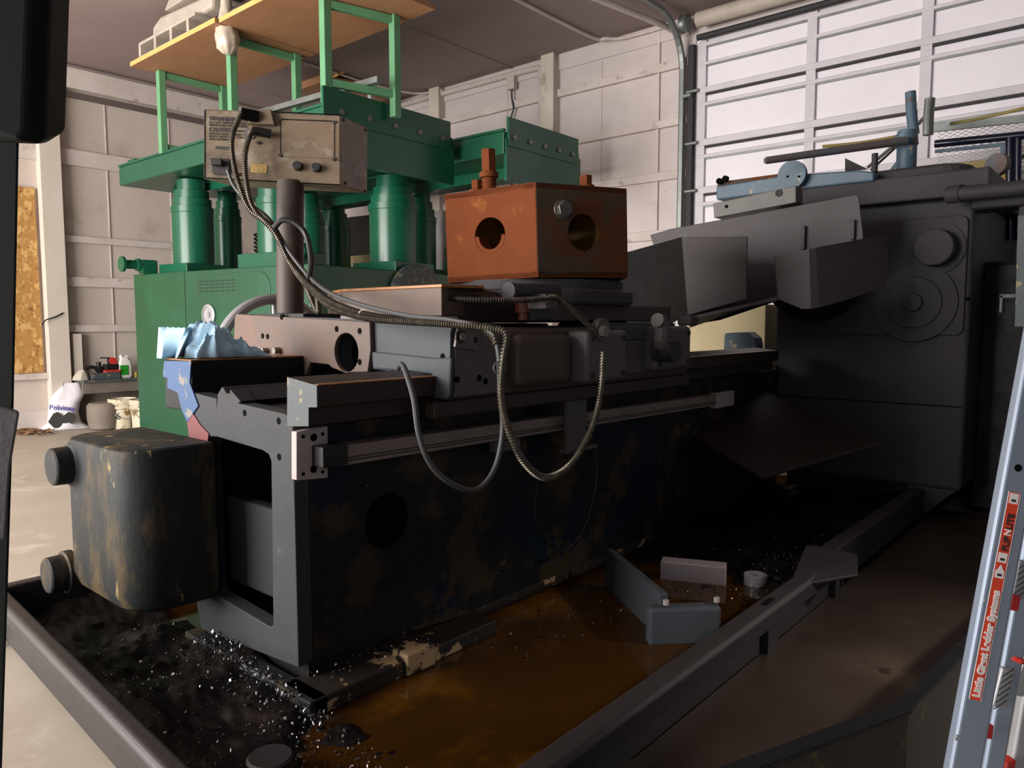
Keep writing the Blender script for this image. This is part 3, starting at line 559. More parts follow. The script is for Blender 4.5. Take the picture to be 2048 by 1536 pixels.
build('wing_left', MB().box(SX + .09, 3.70, 2.9, 3.45, 1.2, 1.34), m_saddle_rust, sad, .01)
build('front_apron', MB().box(SX + .02, 3.72, 1.955, 2.1, 1.062, 1.318), m_sadfront, sad, .012)
build('lower_gib', MB().box(1.845, 3.77, 1.965, 2.02, 1.0, 1.06), m_wayside, sad, .006)
build('apron_bulge', MB().box(2.24, 2.60, 1.90, 2.0, 1.085, 1.300), m_sadfront, sad, .035, 4)
build('corner_plate', MB().box(SX + .02, 2.16, 1.935, 1.96, 1.075, 1.315), m_cover, sad, .004)
br = build('loose_bracket', MB().plate([at(a, b, 'y', 1.92) for a, b in ((916, 655), (963, 657), (958, 702), (911, 694))], [circ(at(952, 680, 'y', 1.92), X, Z, .012, 12)], Y * .012), m_bracket, sad, .002, label='small steel bracket with a bolt and a hole')
c = at(920, 673, 'y', 1.92); build('bracket_washer', MB().cyl(c, c - Y * .006, .026, n=20), m_wayside, br); build('bracket_bolt', MB().cyl(c, c - Y * .018, .014, n=6), m_bolt, br)
for q in ((915, 759), (959, 756), (971, 763)):
    c = at(q[0], q[1], 'y', 1.934); build('tapped_hole', MB().cyl(c, c + Y * .01, .013, n=12), m_hole, sad)
build('right_block', MB().box(3.02, 3.70, 1.93, 2.05, 1.10, 1.262), m_cover, sad, .006); build('right_ledge', MB().box(3.00, 3.22, 1.925, 2.06, 1.262, 1.33), m_saddle, sad, .004)
for q in ((1235, 694), (1225, 744), (1341, 720), (1368, 703), (1357, 733), (1367, 733)):
    c = at(q[0], q[1], 'y', 1.929); build('tapped_hole', MB().cyl(c, c + Y * .01, .012, n=12), m_hole, sad)
def gearcover(x0, x1, z0, z1, y0, lab):
    g = build('gear_cover', MB().box(x0, x1, y0, 1.96, z0, z1), m_cover, sad, .022, 3, label=lab)
    for cx in (x0 + .035, x1 - .035):
        for cz in (z0 + .035, z1 - .035): build('cap_screw', MB().lathe((cx, y0 - .0, cz), -Y, [(0, .013), (.006, .013), (.006, .006), (.001, .005), (.001, 0)], 14), m_dk, g)
    return g
g1 = gearcover(2.615, 2.93, 1.085, 1.312, 1.84, 'rounded grey gear cover carrying a conduit eye')
build('conduit_eye', MB().lathe(at(1196, 659, 'y', 1.86), -Y, [(0, .03), (0, .05), (.03, .05), (.03, .03)], 24), m_cover, g1); c = at(1203, 663, 'y', 1.82); build('eye_bolt', MB().cyl(c, c - Y * .025, .026, n=6), m_bolt, g1)
g2 = gearcover(3.24, 3.60, 1.105, 1.325, 1.87, 'rounded grey cover with an upright lever')
lv_ = MB(); 
lv_.tube([at(1328, 700, 'y', 1.80), at(1320, 688, 'y', 1.79), at(1323, 670, 'y', 1.79), at(1322, 645, 'y', 1.79), at(1314, 640, 'y', 1.79)], .034, 12); build('lever', lv_, m_cover, g2); c = at(1330, 702, 'y', 1.84); build('lever_hub', MB().cyl(c + Y * .05, c - Y * .06, .055), m_head, g2); build('lever_head', MB().box(3.38, 3.46, 1.76, 1.84, 1.33, 1.38), m_head, g2, .012)
build('top_slide_rail', MB().box(3.0, 3.66, 2.0, 2.3, 1.30, 1.345), m_saddle, sad, .01)

# cross slide, its cover and the round turret seat
cs = build('cross_slide', MB().box(2.63, 3.70, 2.05, 3.0, 1.352, 1.432), m_sadfront, lt, .006)
build('slide_end', MB().box(2.50, 2.632, 2.045, 2.12, 1.352, 1.428), m_saddle, cs, .012)
build('inner_slide', MB().box(2.2, 3.5, 2.2, 2.9, 1.345, 1.46), m_wayside, cs, .008)
build('oil_knob', MB().lathe(at(1046, 640, 'y', 2.08), Z, [(0, .02), (.03, .02), (.032, .035), (.075, .035), (.08, .02), (.08, 0)], 20), mat('copper_brown_knob', '#8a4f38', '#6c3a2a', 12, .5), cs)
cv = [(2.2, 3.10), (2.07, 2.80), (2.05, 2.14), (2.55, 2.3), (2.6, 3.1)]
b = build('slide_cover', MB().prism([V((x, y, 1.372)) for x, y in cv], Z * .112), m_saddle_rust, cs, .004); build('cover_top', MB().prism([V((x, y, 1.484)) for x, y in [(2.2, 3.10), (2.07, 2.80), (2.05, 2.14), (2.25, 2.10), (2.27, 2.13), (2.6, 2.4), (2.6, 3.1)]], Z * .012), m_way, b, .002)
seat = build('turret_seat', MB().lathe((3.02, 2.45, 1.43), Z, [(0, .48), (.05, .48), (.055, .44), (.115, .44), (.118, .40)], 48), m_head, cs)
build('lock_ring', MB().lathe((3.02, 2.45, 1.44), Z, [(0, .49), (.05, .49), (.06, .47), (.062, .44)], 48), m_head, seat)
p0, p1 = at(1020, 582, 'y', 2.02), 0
build('clamp_barrel', MB().cyl(at(1020, 583, 'y', 2.03), at(1112, 583, 'y', 2.03), .034), m_head, seat); build('barrel_cap', MB().cyl(at(1016, 582, 'y', 2.03), at(1024, 583, 'y', 2.03), .037), m_head, seat)
# hexagon turret, tilted a hair, with through bores and retaining studs
TC = V((3.02, 2.45, 0)); TZ0, TZ1, TR = 1.548, 1.968, .50
TM = Matrix.Translation(V((3.02, 2.45, 1.75))) @ Matrix.Rotation(math.radians(-1.6), 4, FW) @ Matrix.Translation(V((-3.02, -2.45, -1.75)))
A0 = math.radians(219)
def hv(i, z, r=TR): a = A0 + math.radians(60 * i); return V((TC.x + r * math.cos(a), TC.y + r * math.sin(a), z))
tur = MB(); inner_c = .13
mats_face = []
hexa = MB()
top = [hv(i, TZ1) for i in range(6)]; bot = [hv(i, TZ0) for i in range(6)]
bores = []
for i in range(6):
    a, b = hv(i, 0), hv(i + 1, 0); mid = (a + b) / 2; u = (b - a).normalized(); n = V((u.y, -u.x, 0)); c = V((mid.x, mid.y, (TZ0 + TZ1) / 2 - .005)); bores.append((c, u, n))
def tm(mb): mb.v = [TM @ p for p in mb.v]; return mb
tp = MB(); tp.plate(top, [circ((TC.x, TC.y, TZ1), X, Y, .05)], Z * -.03); tp.plate(bot, [], Z * .03)
ht = build('hex_turret', tm(tp), m_rust, lt, .004)
for i, (c, u, n) in enumerate(bores):
    f = MB(); w = TR
    f.plate([hv(i, TZ0), hv(i + 1, TZ0), hv(i + 1, TZ1), hv(i, TZ1)], [circ(c, u, Z, .083, 32)], -n * .05)
    build('turret_face', tm(f), m_rust2 if i == 0 else m_rust, ht, .004)
    if i in (5, 0, 2, 3):
        g = MB(); R0 = circ(c, u, Z, .083, 32); g.loft([[p - n * .0 for p in R0], [p - n * .28 for p in R0]], True, False); q = build('bore', tm(g), m_bore, ht)
# half ring liner in the left bore
c, u, n = bores[5]
g = MB(); 
g.loft([[c + (u * math.cos(t) + Z * math.sin(t)) * r - n * dd for r, dd in ((.083, .001), (.063, .001), (.063, .08), (.083, .08))] for t in [math.radians(180 + 6 * k) for k in range(31)]], False); build('bushing', tm(g), m_rust, ht)
c, u, n = bores[0]
q = c - u * .115 + Z * .10; build('hex_bolt', tm(MB().cyl(q, q + n * .035, .038, n=6).cyl(q, q + n * .008, .045, n=20)), m_bolt, ht, .003)
g = MB(); s0 = hv(0, TZ1) * .42 + hv(5, TZ1) * .58; s0 = s0 * .86 + V((TC.x, TC.y, TZ1)) * .14
stud = build('turret_stud', tm(MB().lathe(s0, Z, [(0, .03), (.012, .036), (.02, .03), (.032, .036), (.04, .03), (.052, .036), (.06, .03), (.062, .045), (.085, .045), (.09, .032)], 20).cyl(s0 + Z * .085, s0 + Z * .19, .036, n=6)), m_rust, ht)
for k, (i, t) in enumerate(((5, .28), (0, .62), (2, .5))):
    s1 = hv(i, TZ1) * (1 - t) + hv(i + 1, TZ1) * t; s1 = s1 * .88 + V((TC.x, TC.y, TZ1)) * .12; build('turret_stud', tm(MB().cyl(s1, s1 + Z * .055, .03, n=6).cyl(s1, s1 + Z * .01, .04, n=20)), m_rust, ht)

# handwheel behind the saddle
wc = V((2.16, 3.5, 1.13)); ring = [wc + V((math.cos(a), 0, math.sin(a))) * .335 for a in [2 * math.pi * i / 40 for i in range(41)]]
hw = build('handwheel', MB().tube(ring, .028, 12), m_alu, lt, label='big polished handwheel rim')
for a in (90, 210, 330): build('spoke', MB().cyl(wc, wc + V((math.cos(math.radians(a)), 0, math.sin(math.radians(a)))) * .33, .02), m_galv, hw)
build('wheel_hub', MB().cyl(wc - Y * .12, wc + Y * .04, .06), m_galv, hw)

# read-out box on a pole
pole = build('readout_pole', MB().cyl((1.99, 3.10, 1.385), (2.02, 3.12, 2.0), .062, n=32), mat('rusty_brown_pole', '#4a3a34', '#3a302d', 5, .6, patches=(('#6a4c3a', 5, .55, .15),)), lt)
build('pole_foot', MB().box(1.90, 2.14, 2.86, 3.26, 1.34, 1.386), m_head, pole, .004); build('foot_clamp', MB().box(1.92, 2.0, 2.5, 2.62, 1.335, 1.375), m_bracket, pole, .004)
DB = 3.47
F4 = [dep(407, 218, DB), dep(680, 231, DB), dep(681, 372, DB), dep(407, 358, DB)]
B4 = [dep(470, 226, DB + .30), dep(735.5, 255, DB + .26), dep(735, 387, DB + .26), dep(470, 374, DB + .30)]
box = build('readout_box', MB().loft([F4, B4]), m_dro, lt, .006)
nF = (F4[3] - F4[0]).cross(F4[1] - F4[0]).normalized(); nF = nF if nF.dot(FW) < 0 else -nF
uF = (F4[1] - F4[0]).normalized(); vF = nF.cross(uF)
def fp(px, py, off=0.0):
    p = dep(px, py, DB); return p + nF * off
for q in ([fp(409, 220, .001), fp(410.5, 220, .001), fp(410.5, 356, .001), fp(409, 356, .001)], [fp(409, 357, .001), fp(681, 371.5, .001), fp(681, 369, .001), fp(409, 355, .001)], [fp(546, 225, .001), fp(679, 231, .001), fp(679, 229, .001), fp(546, 223, .001)]): build('panel_seam', MB().prism(q, nF * .002), m_hole, box)
build('cover_plate', MB().prism([fp(562, 240, 0), fp(669, 244, 0), fp(669, 318, 0), fp(562, 312, 0)], nF * .004), m_dro, box, .002)
for q in ((561, 240), (669, 245), (561, 311), (668, 319), (472, 243), (517, 258), (517, 286), (477, 349)):
    build('screw', MB().cyl(fp(*q), fp(*q, .008), .008, n=10), m_ink, box)
build('seam_line', MB().prism([fp(561, 241, .001), fp(562.3, 241, .001), fp(562.3, 311, .001), fp(561, 311, .001)], nF * .004).prism([fp(562, 239.4, .001), fp(668, 243.6, .001), fp(668, 242.4, .001), fp(562, 238.2, .001)], nF * .004), m_hole, box)
for q in ((597, 334), (634, 337)):
    build('knob', MB().loft([[fp(*q) + nF * d + uF * (r * math.cos(a)) + vF * (r * .85 * math.sin(a)) for a in [math.pi / 8 + math.pi / 4 * i for i in range(8)]] for d, r in ((0, .026), (.03, .024))]), m_blackcable, box, .004)
build('power_socket', MB().prism(rrect(fp(443, 334), uF, vF, .085, .075, .015), nF * .012), m_ink, box, .004); build('power_plug', MB().prism(rrect(fp(440, 329, .012), uF, vF, .055, .03, .008), nF * .04), m_blackcable, box, .004)
build('rating_plate', MB().prism(rrect(fp(518, 337), uF, vF, .075, .042, .006), nF * .003), mat('gold_rating_plate', '#b59b62', '#8a6f40', 60, .4, .3), box)
build('upper_socket', MB().prism([fp(500, 226), fp(545, 222), fp(553, 253), fp(502, 252)], nF * .03), m_dro, box, .004); build('upper_plug', MB().cyl(fp(492, 236, .06), fp(520, 238, .03), .026), m_hole, box)
build('lower_plug', MB().cyl(fp(512, 269, .05), fp(545, 271, .02), .020), m_blackcable, box); build('plug_flange', MB().cyl(fp(500, 268, .002), fp(500, 268, .006), .026), m_bracket, box)
for s_, q, sz in (('WARNING', (418, 240.5), .026), ('CAUTION', (418, 262.5), .026)): text('warning_print', s_, sz, fp(*q, .001), uF, vF, m_ink, box, bold=.0012)
for q, s_ in (((449, 241), 'RISK OF ELECTRIC'), ((418, 246.5), 'DO NOT REMOVE COVER. NO USER'), ((418, 252), 'SERVICEABLE PARTS INSIDE'), ((456, 263.5), 'FOR CONTINUED'), ((418, 269), 'PROTECTION AGAINST FIRE RE-'), ((418, 274.5), 'PLACE WITH SAME TYPE FUSE'), ((418, 280), 'AND RATING')): text('small_print', s_, .0145, fp(*q, .001), uF, vF, m_ink, box)
build('serial_print', MB().prism(rrect(fp(446, 296), uF, vF, .07, .014, .002), nF * .001), m_ink, box)
for q in ((687, 240), (730, 260), (690, 366), (730, 382)): 
    t_ = (q[0] - 681) / 54.5; p = F4[1].lerp(B4[1], t_).lerp(F4[2].lerp(B4[2], t_), (q[1] - (231 + 24 * t_)) / (141 - 9 * t_)); build('side_screw', MB().ball(p, .008, 5), m_ink, box)

# headstock
HX = 5.5
hs = build('headstock', MB().box(HX, 7.3, .93, 2.18, .25, 2.14), m_head, lt, .03, 3)
build('headstock_base', MB().box(HX + .1, 7.2, 1.14, 2.1, 0, .26), m_black, hs, .01)
build('end_panel', MB().prism(rrect((HX, 1.38, 1.64), Y, Z, .84, .76, .05), X * -.018), m_head, hs, .006)
bc_ = V((HX - .018, 1.13, 1.82)); build('bearing_boss', MB().lathe(bc_, -X, [(0, .165), (.012, .165), (.013, .12), (.10, .116), (.106, .11), (.106, 0)], 40), m_head, hs)
rc = V((HX - .018, 1.25, 1.475)); build('spindle_rings', MB().lathe(rc, -X, [(0, .26), (.012, .255), (.012, .17), (.024, .165), (.024, .06), (.05, .055), (.05, 0)], 48), m_head, hs)
build('pipe_plug', MB().cyl(at(1937, 598, 'x', HX), at(1937, 598, 'x', HX) - X * .012, .012), m_hole, hs)
build('lower_seam', MB().box(HX - .006, HX, .95, 2.16, .80, .806), m_hole, hs)
build('foot_lug', MB().prism([V((HX - .02, .95, .26)), V((HX - .02, 1.25, .26)), V((HX - .02, 1.2, .12)), V((HX - .02, 1.12, .08)), V((HX - .02, 1.05, .16))], X * .1), m_head, hs, .01)
tc_ = build('top_cover', MB().loft([[V((5.38, .84, 2.125)), V((7.3, .84, 2.125)), V((7.3, 2.28, 2.125)), V((5.38, 2.28, 2.125))], [V((5.38, .84, 2.285)), V((7.3, .84, 2.285)), V((7.3, 2.28, 2.285)), V((5.38, 2.28, 2.285))]]), m_head, hs, .012)
build('raised_lid', MB().loft([rrect((6.1, 1.45, 2.28), X, Y, 1.25, .98, .15), rrect((6.1, 1.45, 2.345), X, Y, 1.22, .95, .15), rrect((6.1, 1.45, 2.365), X, Y, 1.12, .86, .15)]), m_head, tc_, .006)
build('cover_pipe', MB().cyl(at(1915, 388, 'x', 5.33), at(2060, 374, 'x', 5.33), .045).cyl(at(1898, 390, 'x', 5.36), at(1925, 387, 'x', 5.33), .054), m_head, hs)
build('side_arm', MB().box(5.42, 5.7, .55, .95, 2.04, 2.13).box(5.45, 5.6, .60, .70, 1.92, 2.06), m_head, hs, .03)
build('disc_knob', MB().cyl(at(2000, 330, 'x', 6.2), at(2000, 330, 'x', 6.2) - X * .05 + Y * .02, .075, n=28), m_rustbar, hs)
# blue arm assembly on top of the headstock
ab = build('blue_bracket', MB().prism(poly([(1432, 372), (1560, 352), (1600, 348), (1720, 340), (1748, 344), (1748, 362), (1600, 378), (1432, 400)], 'x', 5.36), X * .35), m_bluegrey, lt, .012, label='chipped steel blue bracket along the headstock top')
c = at(1587, 351, 'x', 5.34); build('blue_disc', MB().cyl(c, c - X * .04, .098, n=36), m_bluegrey, ab)
for px in (1575, 1598): q = at(px, 353, 'x', 5.298); build('disc_hole', MB().cyl(q, q - X * .004, .008, n=10), m_hole, ab)
build('rusty_band', MB().prism(poly([(1434, 364), (1560, 347), (1560, 355), (1434, 373)], 'x', 5.4), X * .28), m_rust2, ab, .006)
for px, py in ((1441, 363), (1453, 358)): q = at(px, py, 'x', 5.38); build('eye', MB().cyl(q, q - X * .03, .022), m_hole, ab)
pst = build('arm_post', MB().cyl(at(1812, 345, 'x', 5.8), at(1815, 262, 'x', 5.8), .064, n=28), m_bluegrey, lt, label='steel blue upright post')
build('swing_arm', MB().cyl(at(1812, 281, 'x', 5.7), at(1533, 321, 'x', 5.0), .028, .024), m_rustbar, pst); build('arm_tip', MB().cyl(at(1541, 320, 'x', 5.02), at(1530, 321.5, 'x', 4.99), .019), m_rustbar, pst); build('arm_hub', MB().cyl(at(1812, 268, 'x', 5.8), at(1814, 292, 'x', 5.8), .072), m_bluegrey, pst)
build('stub_tube', MB().tube([at(1828, 268, 'x', 6.0), at(1823, 225, 'x', 6.0), at(1821, 184, 'x', 6.0)], .036, 14), m_bluegrey, pst); build('rear_tube', MB().tube([at(1856, 270, 'x', 6.3), at(1857, 235, 'x', 6.3), at(1860, 197, 'x', 6.3)], .036, .0 and 8 or 14), m_galv, pst)
build('gusset', MB().prism(poly([(1690, 316), (1735, 338), (1690, 342)], 'x', 5.75), X * .02), m_head, lt)
build('stop_pin', MB().cyl(at(1749, 345, 'x', 5.5), at(1750, 307, 'x', 5.5), .02), m_head, lt)
# splash guards in front of the chuck
sg = build('splash_guard', MB().prism(poly([(1300, 470), (1340, 458), (1714, 389), (1718, 396), (1727, 476), (1640, 545), (1560, 600), (1440, 640), (1380, 650), (1330, 560)], 'x', 4.95), X * .012), m_guard, lt, .004, label='big sloping dark sheet steel splash guard')
for q in ((1608, 452, 1614, 500), (1706, 440, 1708, 480)): build('guard_rib', MB().box(4.925, 4.95, at(q[0], 500, 'x', 4.95).y - .012, at(q[0], 500, 'x', 4.95).y + .012, at(q[2], q[3], 'x', 4.95).z, at(q[0], q[1], 'x', 4.95).z), m_guard, sg, .006)
g = build('square_guard', MB().prism(poly([(1363, 474), (1494, 473), (1493, 598), (1375, 631)], 'x', 4.35), X * .012), m_guard, sg, .003)
a_, b_ = at(1363, 474, 'x', 4.35), at(1375, 631, 'x', 4.35)
build('side_guard', MB().loft([[a_, b_, at(1215, 705, 'x', 4.9), at(1215, 515, 'x', 4.9)], [a_ + X * .01, b_ + X * .01, at(1215, 705, 'x', 4.9) + X * .01, at(1215, 515, 'x', 4.9) + X * .01]]), m_black, sg, .002)
build('guard_floor', MB().loft([[b_ - Z * .01, at(1555, 594, 'x', 4.35), at(1640, 560, 'x', 4.95), at(1380, 650, 'x', 4.95)], [p - Z * .02 for p in (b_ - Z * .01, at(1555, 594, 'x', 4.35), at(1640, 560, 'x', 4.95), at(1380, 650, 'x', 4.95))]]), m_guard, sg)
gt = [(1549, 512, 4.35), (1600, 502, 4.35), (1618, 498, 4.355), (1632, 495.5, 4.38), (1648, 492, 4.45), (1700, 482.5, 4.72), (1765, 470.5, 5.08), (1773, 469, 5.13)]
gb = [(1557, 598, 4.35), (1604, 618, 4.35), (1622, 617.5, 4.355), (1637, 615, 4.38), (1653, 611, 4.45), (1706, 596, 4.72), (1768, 573, 5.08), (1780, 548, 5.13)]
rg = [[at(a[0], a[1], 'x', a[2]), at(b[0], b[1], 'x', b[2]), at(b[0], b[1], 'x', b[2]) + V((.01, .008, 0)), at(a[0], a[1], 'x', a[2]) + V((.01, .008, 0))] for a, b in zip(gt, gb)]
build('curved_guard', MB().loft(rg, True), m_guard, sg, label='bent sheet guard with a rounded corner')
build('chuck', MB().lathe((5.5, 1.86, 1.66), -X, [(0, .30), (.25, .30), (.26, .29), (.26, .1), (.2, .1), (.2, 0)], 48), m_black, hs)
dA, dB, dD = V((4.15, 2.13, .66)), V((5.2, 2.13, .86)), V((3.98, 1.63, .5)); dN = (dB - dA).cross(dD - dA); dr_ = ray(1762, 884); dC = CAM + dr_ * ((dA - CAM).dot(dN) / dr_.dot(dN)); dC = dD + (dC - dD) * min(1, 1.4 / (dC - dD).length)
build('chip_deflector', MB().prism([dA, dB, dC, dD], Z * -.02), m_wayside, lt, .004, label='sloping chip deflector plate')

build('rusty_foot_line', MB().box(2.23, 3.7, BY - .004, BY + .02, .10, .135), m_flange, bed, .003)
build('dark_side_box', MB().box(5.9, 7.2, .05, .95, .06, 1.75), m_black, hs, .03)  # added black box that fills the dark area beside the headstock
build('gear_guard', MB().box(5.86, 5.9, .30, .62, .70, 1.0), m_platside, hs, .02)

# ------------------------------------------------------------------ loose things on the lathe
o = build('steel_block', MB().hexa([at(1428, 436, 'x', 4.9), at(1592, 405, 'x', 4.9), at(1592, 405, 'x', 4.9) + X * .12 - Y * .0, at(1428, 436, 'x', 4.9) + X * .12], [at(1426, 407, 'x', 4.9), at(1592, 371, 'x', 4.9), at(1592, 371, 'x', 4.9) + X * .12, at(1426, 407, 'x', 4.9) + X * .12]), mat('dark_ground_steel', '#5a5853', '#4a4844', 8, .45), None, .004)
tag(o, 'flat steel block with a counterbored hole resting on the splash guard', 'block')
c = at(1558, 386, 'x', 4.899); build('counterbore', MB().lathe(c, -X, [(0, .024), (.004, .024), (.004, .014), (-.004 + .005, .014), (.001, 0)], 18), m_ink, o); c = at(1453, 413, 'x', 4.899); build('drilled_hole', MB().cyl(c, c - X * .002, .012, n=12), m_hole, o)
# shop towel: crumpled body plus a standing flap with a pinked edge
mb = MB(); N = 60; g = []
for i in range(N):
    for j in range(N):
        u, v = i / (N - 1) * 2 - 1, j / (N - 1) * 2 - 1
        e = max(0, 1 - abs(u) ** 3) * max(0, 1 - abs(v) ** 3); q = V((u * 1.5, v * 1.5, 3.1)); rd = lambda s_, o_: 1 - abs(noise.noise(q * s_ + V((o_, 0, 0)))) * 2.2
        h = .165 * e ** .5 * (1 - .6 * max(0, u + .35)) * (.5 + .5 * max(0, rd(1.3, 0))) * (.82 + .18 * rd(2.8, 5)) + .006 * e * rd(7, 2)
        g.append(V((1.57 + u * .155 * (1 + .2 * noise.noise(q * 2.1)), 2.955 - u * .02 + v * .10 * (1 + .25 * noise.noise(q * 1.9 + V((9, 2, 1)))), 1.206 + max(0, h))))
mb.add(g, [(i * N + j, (i + 1) * N + j, (i + 1) * N + j + 1, i * N + j + 1) for i in range(N - 1) for j in range(N - 1)], True)
tl = [at(317, 656, 'x', 1.38), at(338, 655, 'x', 1.41), at(362, 657, 'x', 1.40), at(384, 655, 'x', 1.45), at(404, 659, 'x', 1.50)]; bl = [at(313, 716, 'x', 1.385), at(328, 717, 'x', 1.36), at(342, 717, 'x', 1.40), at(356, 715, 'x', 1.37), at(372, 712, 'x', 1.44)]
R = []
for k in range(9):
    t = k / 8; row = []
    for m_ in range(33):
        s_ = m_ / 32 * 4; i = min(3, int(s_)); f = s_ - i; a = tl[i].lerp(tl[i + 1], f); b = bl[i].lerp(bl[i + 1], f); p = a.lerp(b, t) + V((-1, 0, 0)) * (.02 * math.sin(s_ * 2.2) * (1 - t * .5)) + Z * (.004 * (m_ % 2) if k == 0 else 0); row.append(p)
    R.append(row)
vs = [p for r in R for p in r]; n_ = 33; mb.add(vs, [(k * n_ + i, k * n_ + i + 1, (k + 1) * n_ + i + 1, (k + 1) * n_ + i) for k in range(8) for i in range(32)], True)
o = build('shop_towel', mb, m_rag, None); sm = o.modifiers.new('thick', 'SOLIDIFY'); sm.thickness = .003; tag(o, 'crumpled pale blue shop towel on the rear way of the lathe', 'towel')

# cables and conduits
def hose(name, pts, r, m, label, rib=0, pitch=.011, cat='cable', group=None):
    o = build(name, MB().tube(pts, r, 9, rib=rib, pitch=pitch), m); tag(o, label, cat, group); return o
D1 = DB
bund = [dep(545, 455, 3.32), dep(578, 520, 3.30), dep(617, 568, 3.22), dep(660, 602, 3.0), dep(728, 628, 2.80)]
hose('flexible_conduit', [fp(492, 236, .06), dep(476, 240, DB - .07), dep(464, 275, DB - .1), dep(466, 320, DB - .1), dep(478, 370, DB - .12), dep(500, 420, 3.34)] + bund + [dep(800, 639, 2.66), dep(880, 645, 2.52), dep(955, 652, 2.43), dep(985, 672, 2.38), dep(993, 690, 2.36)], 0.011, m_cond, 'ribbed steel conduit from the upper socket of the control box along the saddle', .0022)
o2 = [p + V((.0, -.02, -.028)) for p in bund]
hose('flexible_conduit', [fp(512, 269, .05), dep(498, 275, DB - .09), dep(490, 310, DB - .11), dep(492, 360, DB - .12), dep(506, 415, 3.34)] + o2[:4] + [dep(735, 636, 2.76), dep(815, 643, 2.62), dep(900, 648, 2.48), dep(990, 658, 2.37), dep(1013, 672, 2.34), dep(1006, 720, 2.33), dep(1002, 790, 2.34), dep(1014, 850, 2.36), dep(1045, 920, 2.42), dep(1090, 955, 2.5), dep(1140, 930, 2.6), dep(1180, 865, 2.68), dep(1201, 790, 2.72), dep(1207, 705, 2.74)], 0.011, m_cond, 'ribbed steel conduit hanging in the wide loop below the gear cover', .0022)
hose('grey_cable', [dep(455, 340, DB - .06), dep(468, 372, DB - .06), dep(500, 408, DB - .08), dep(540, 440, 3.36)] + [p + V((0, -.01, .03)) for p in bund[1:]] + [dep(820, 632, 2.62), dep(900, 640, 2.48), dep(975, 660, 2.39), dep(996, 700, 2.36), dep(1000, 780, 2.36), dep(1005, 860, 2.38), dep(990, 935, 2.36), dep(955, 978, 2.30), dep(905, 968, 2.22), dep(862, 930, 2.17), dep(838, 870, 2.14), dep(828, 800, 2.15), dep(812, 745, 2.20), dep(803, 728, 2.24), dep(795, 738, 2.27)], .0085, m_cable, 'plain grey cable drooping in the left loop from the saddle edge')
hose('short_conduit', [at(880, 595, 'y', 2.2), at(960, 600, 'y', 2.05), at(1040, 600, 'y', 1.98), at(1085, 597, 'y', 1.95), at(1112, 594, 'y', 1.93), at(1135, 610, 'y', 1.90), at(1165, 640, 'y', 1.87), at(1190, 662, 'y', 1.84)], 0.011, m_cond, 'short ribbed conduit from the slide to the gear cover eye', .0022)
hose('black_cable', [dep(548, 455, 3.30), dep(565, 440, 3.28), dep(590, 446, 3.28), dep(612, 470, 3.28), dep(622, 520, 3.24), dep(618, 560, 3.2)], .013, m_blackcable, 'black cable looped around the pole under the control box')
hose('dark_conduit', [dep(560, 480, 3.33), dep(590, 530, 3.36), dep(615, 580, 3.38), dep(636, 626, 3.34), dep(634, 590, 3.34), dep(628, 560, 3.3)], .012, m_cond, 'short ribbed conduit loop at the foot of the pole', .002)
hose('thin_wire', [at(1075, 960, 'y', 2.10), at(1070, 1030, 'y', 2.08), at(1095, 1085, 'y', 2.06), at(1130, 1100, 'y', 2.06), at(1170, 1050, 'y', 2.08), at(1192, 960, 'y', 2.10), at(1190, 900, 'y', 2.11)], .006, m_blackcable, 'thin dark wire looping down the front of the lathe bed')
o = build('conduit_clamp', MB().box(2.56, 2.66, 1.90, 2.0, 1.432, 1.50), m_bracket, None, .006); o.parent = None; bpy.data.objects.remove(o)
c = at(1097, 597, 'y', 1.96); build('conduit_clip', MB().box(c.x - .045, c.x + .035, c.y - .02, c.y + .08, c.z - .045, c.z + .018), m_bracket, bpy.data.objects['cross_slide'], .005)
for q in ((728, 630, 2.80), (1000, 736, 2.345), (545, 452, 3.33)):
    c = dep(*q)
    o = build('cable_tie', MB().tube([c + V((RT * math.cos(a) * .02 + UP * math.sin(a) * .02))for a in [2 * math.pi * i / 12 for i in range(13)]], .003, 6), m_girt if q[0] == 728 else m_cable); tag(o, {728: 'pale cable tie round the bundle on top of the saddle', 1000: 'cable tie joining cable and conduit beside the saddle apron', 545: 'cable tie round the bundle under the control box'}[q[0]], 'cable tie')

# ------------------------------------------------------------------ chip pan
WZ = .07
pan = thing('chip_pan', (3, 1.9, 0), 'wide dark steel chip pan under the lathe with brown coolant in it', 'pan')
rx = lambda y: .785 + .0523 * (y - 1.0)
po = lambda z: [V((rx(1.14) - .01, 1.14, z)), V((6.15, 1.14, z)), V((6.15, 3.6, z)), V((rx(3.6) - .01, 3.6, z))]
build('pan_floor', MB().prism(po(.02), Z * .025), m_pan, pan)
build('coolant', MB().prism(po(.046), Z * (WZ - .046)), m_oil, pan, label='murky brown coolant')
rim = build('left_rim', MB().prism([V((.785, 1.0, .04)), V((.785, 1.0, .235)), V((.775, 1.0, .25)), V((.735, 1.0, .25)), V((.72, 1.0, .235)), V((.72, 1.0, .19)), V((.765, 1.0, .185)), V((.765, 1.0, .04))], V((.137, 2.62, 0))), m_pan, pan, .008, 3)
build('far_rim', MB().box(.86, 5.9, 3.58, 3.64, .02, .25), m_pan, pan, .01)
fr = build('front_rim', MB().prism([V((.80, 1.165, .045)), V((.80, 1.165, .236)), V((.80, 1.15, .25)), V((.80, 1.09, .25)), V((.80, 1.075, .235)), V((.80, 1.075, .175)), V((.80, 1.13, .17)), V((.80, 1.13, .045))], X * 2.88), m_pan, pan, .006)
build('front_rim_rear_length', MB().box(3.7, 5.5, 1.14, 1.22, .04, .25), m_pan, pan, .01)
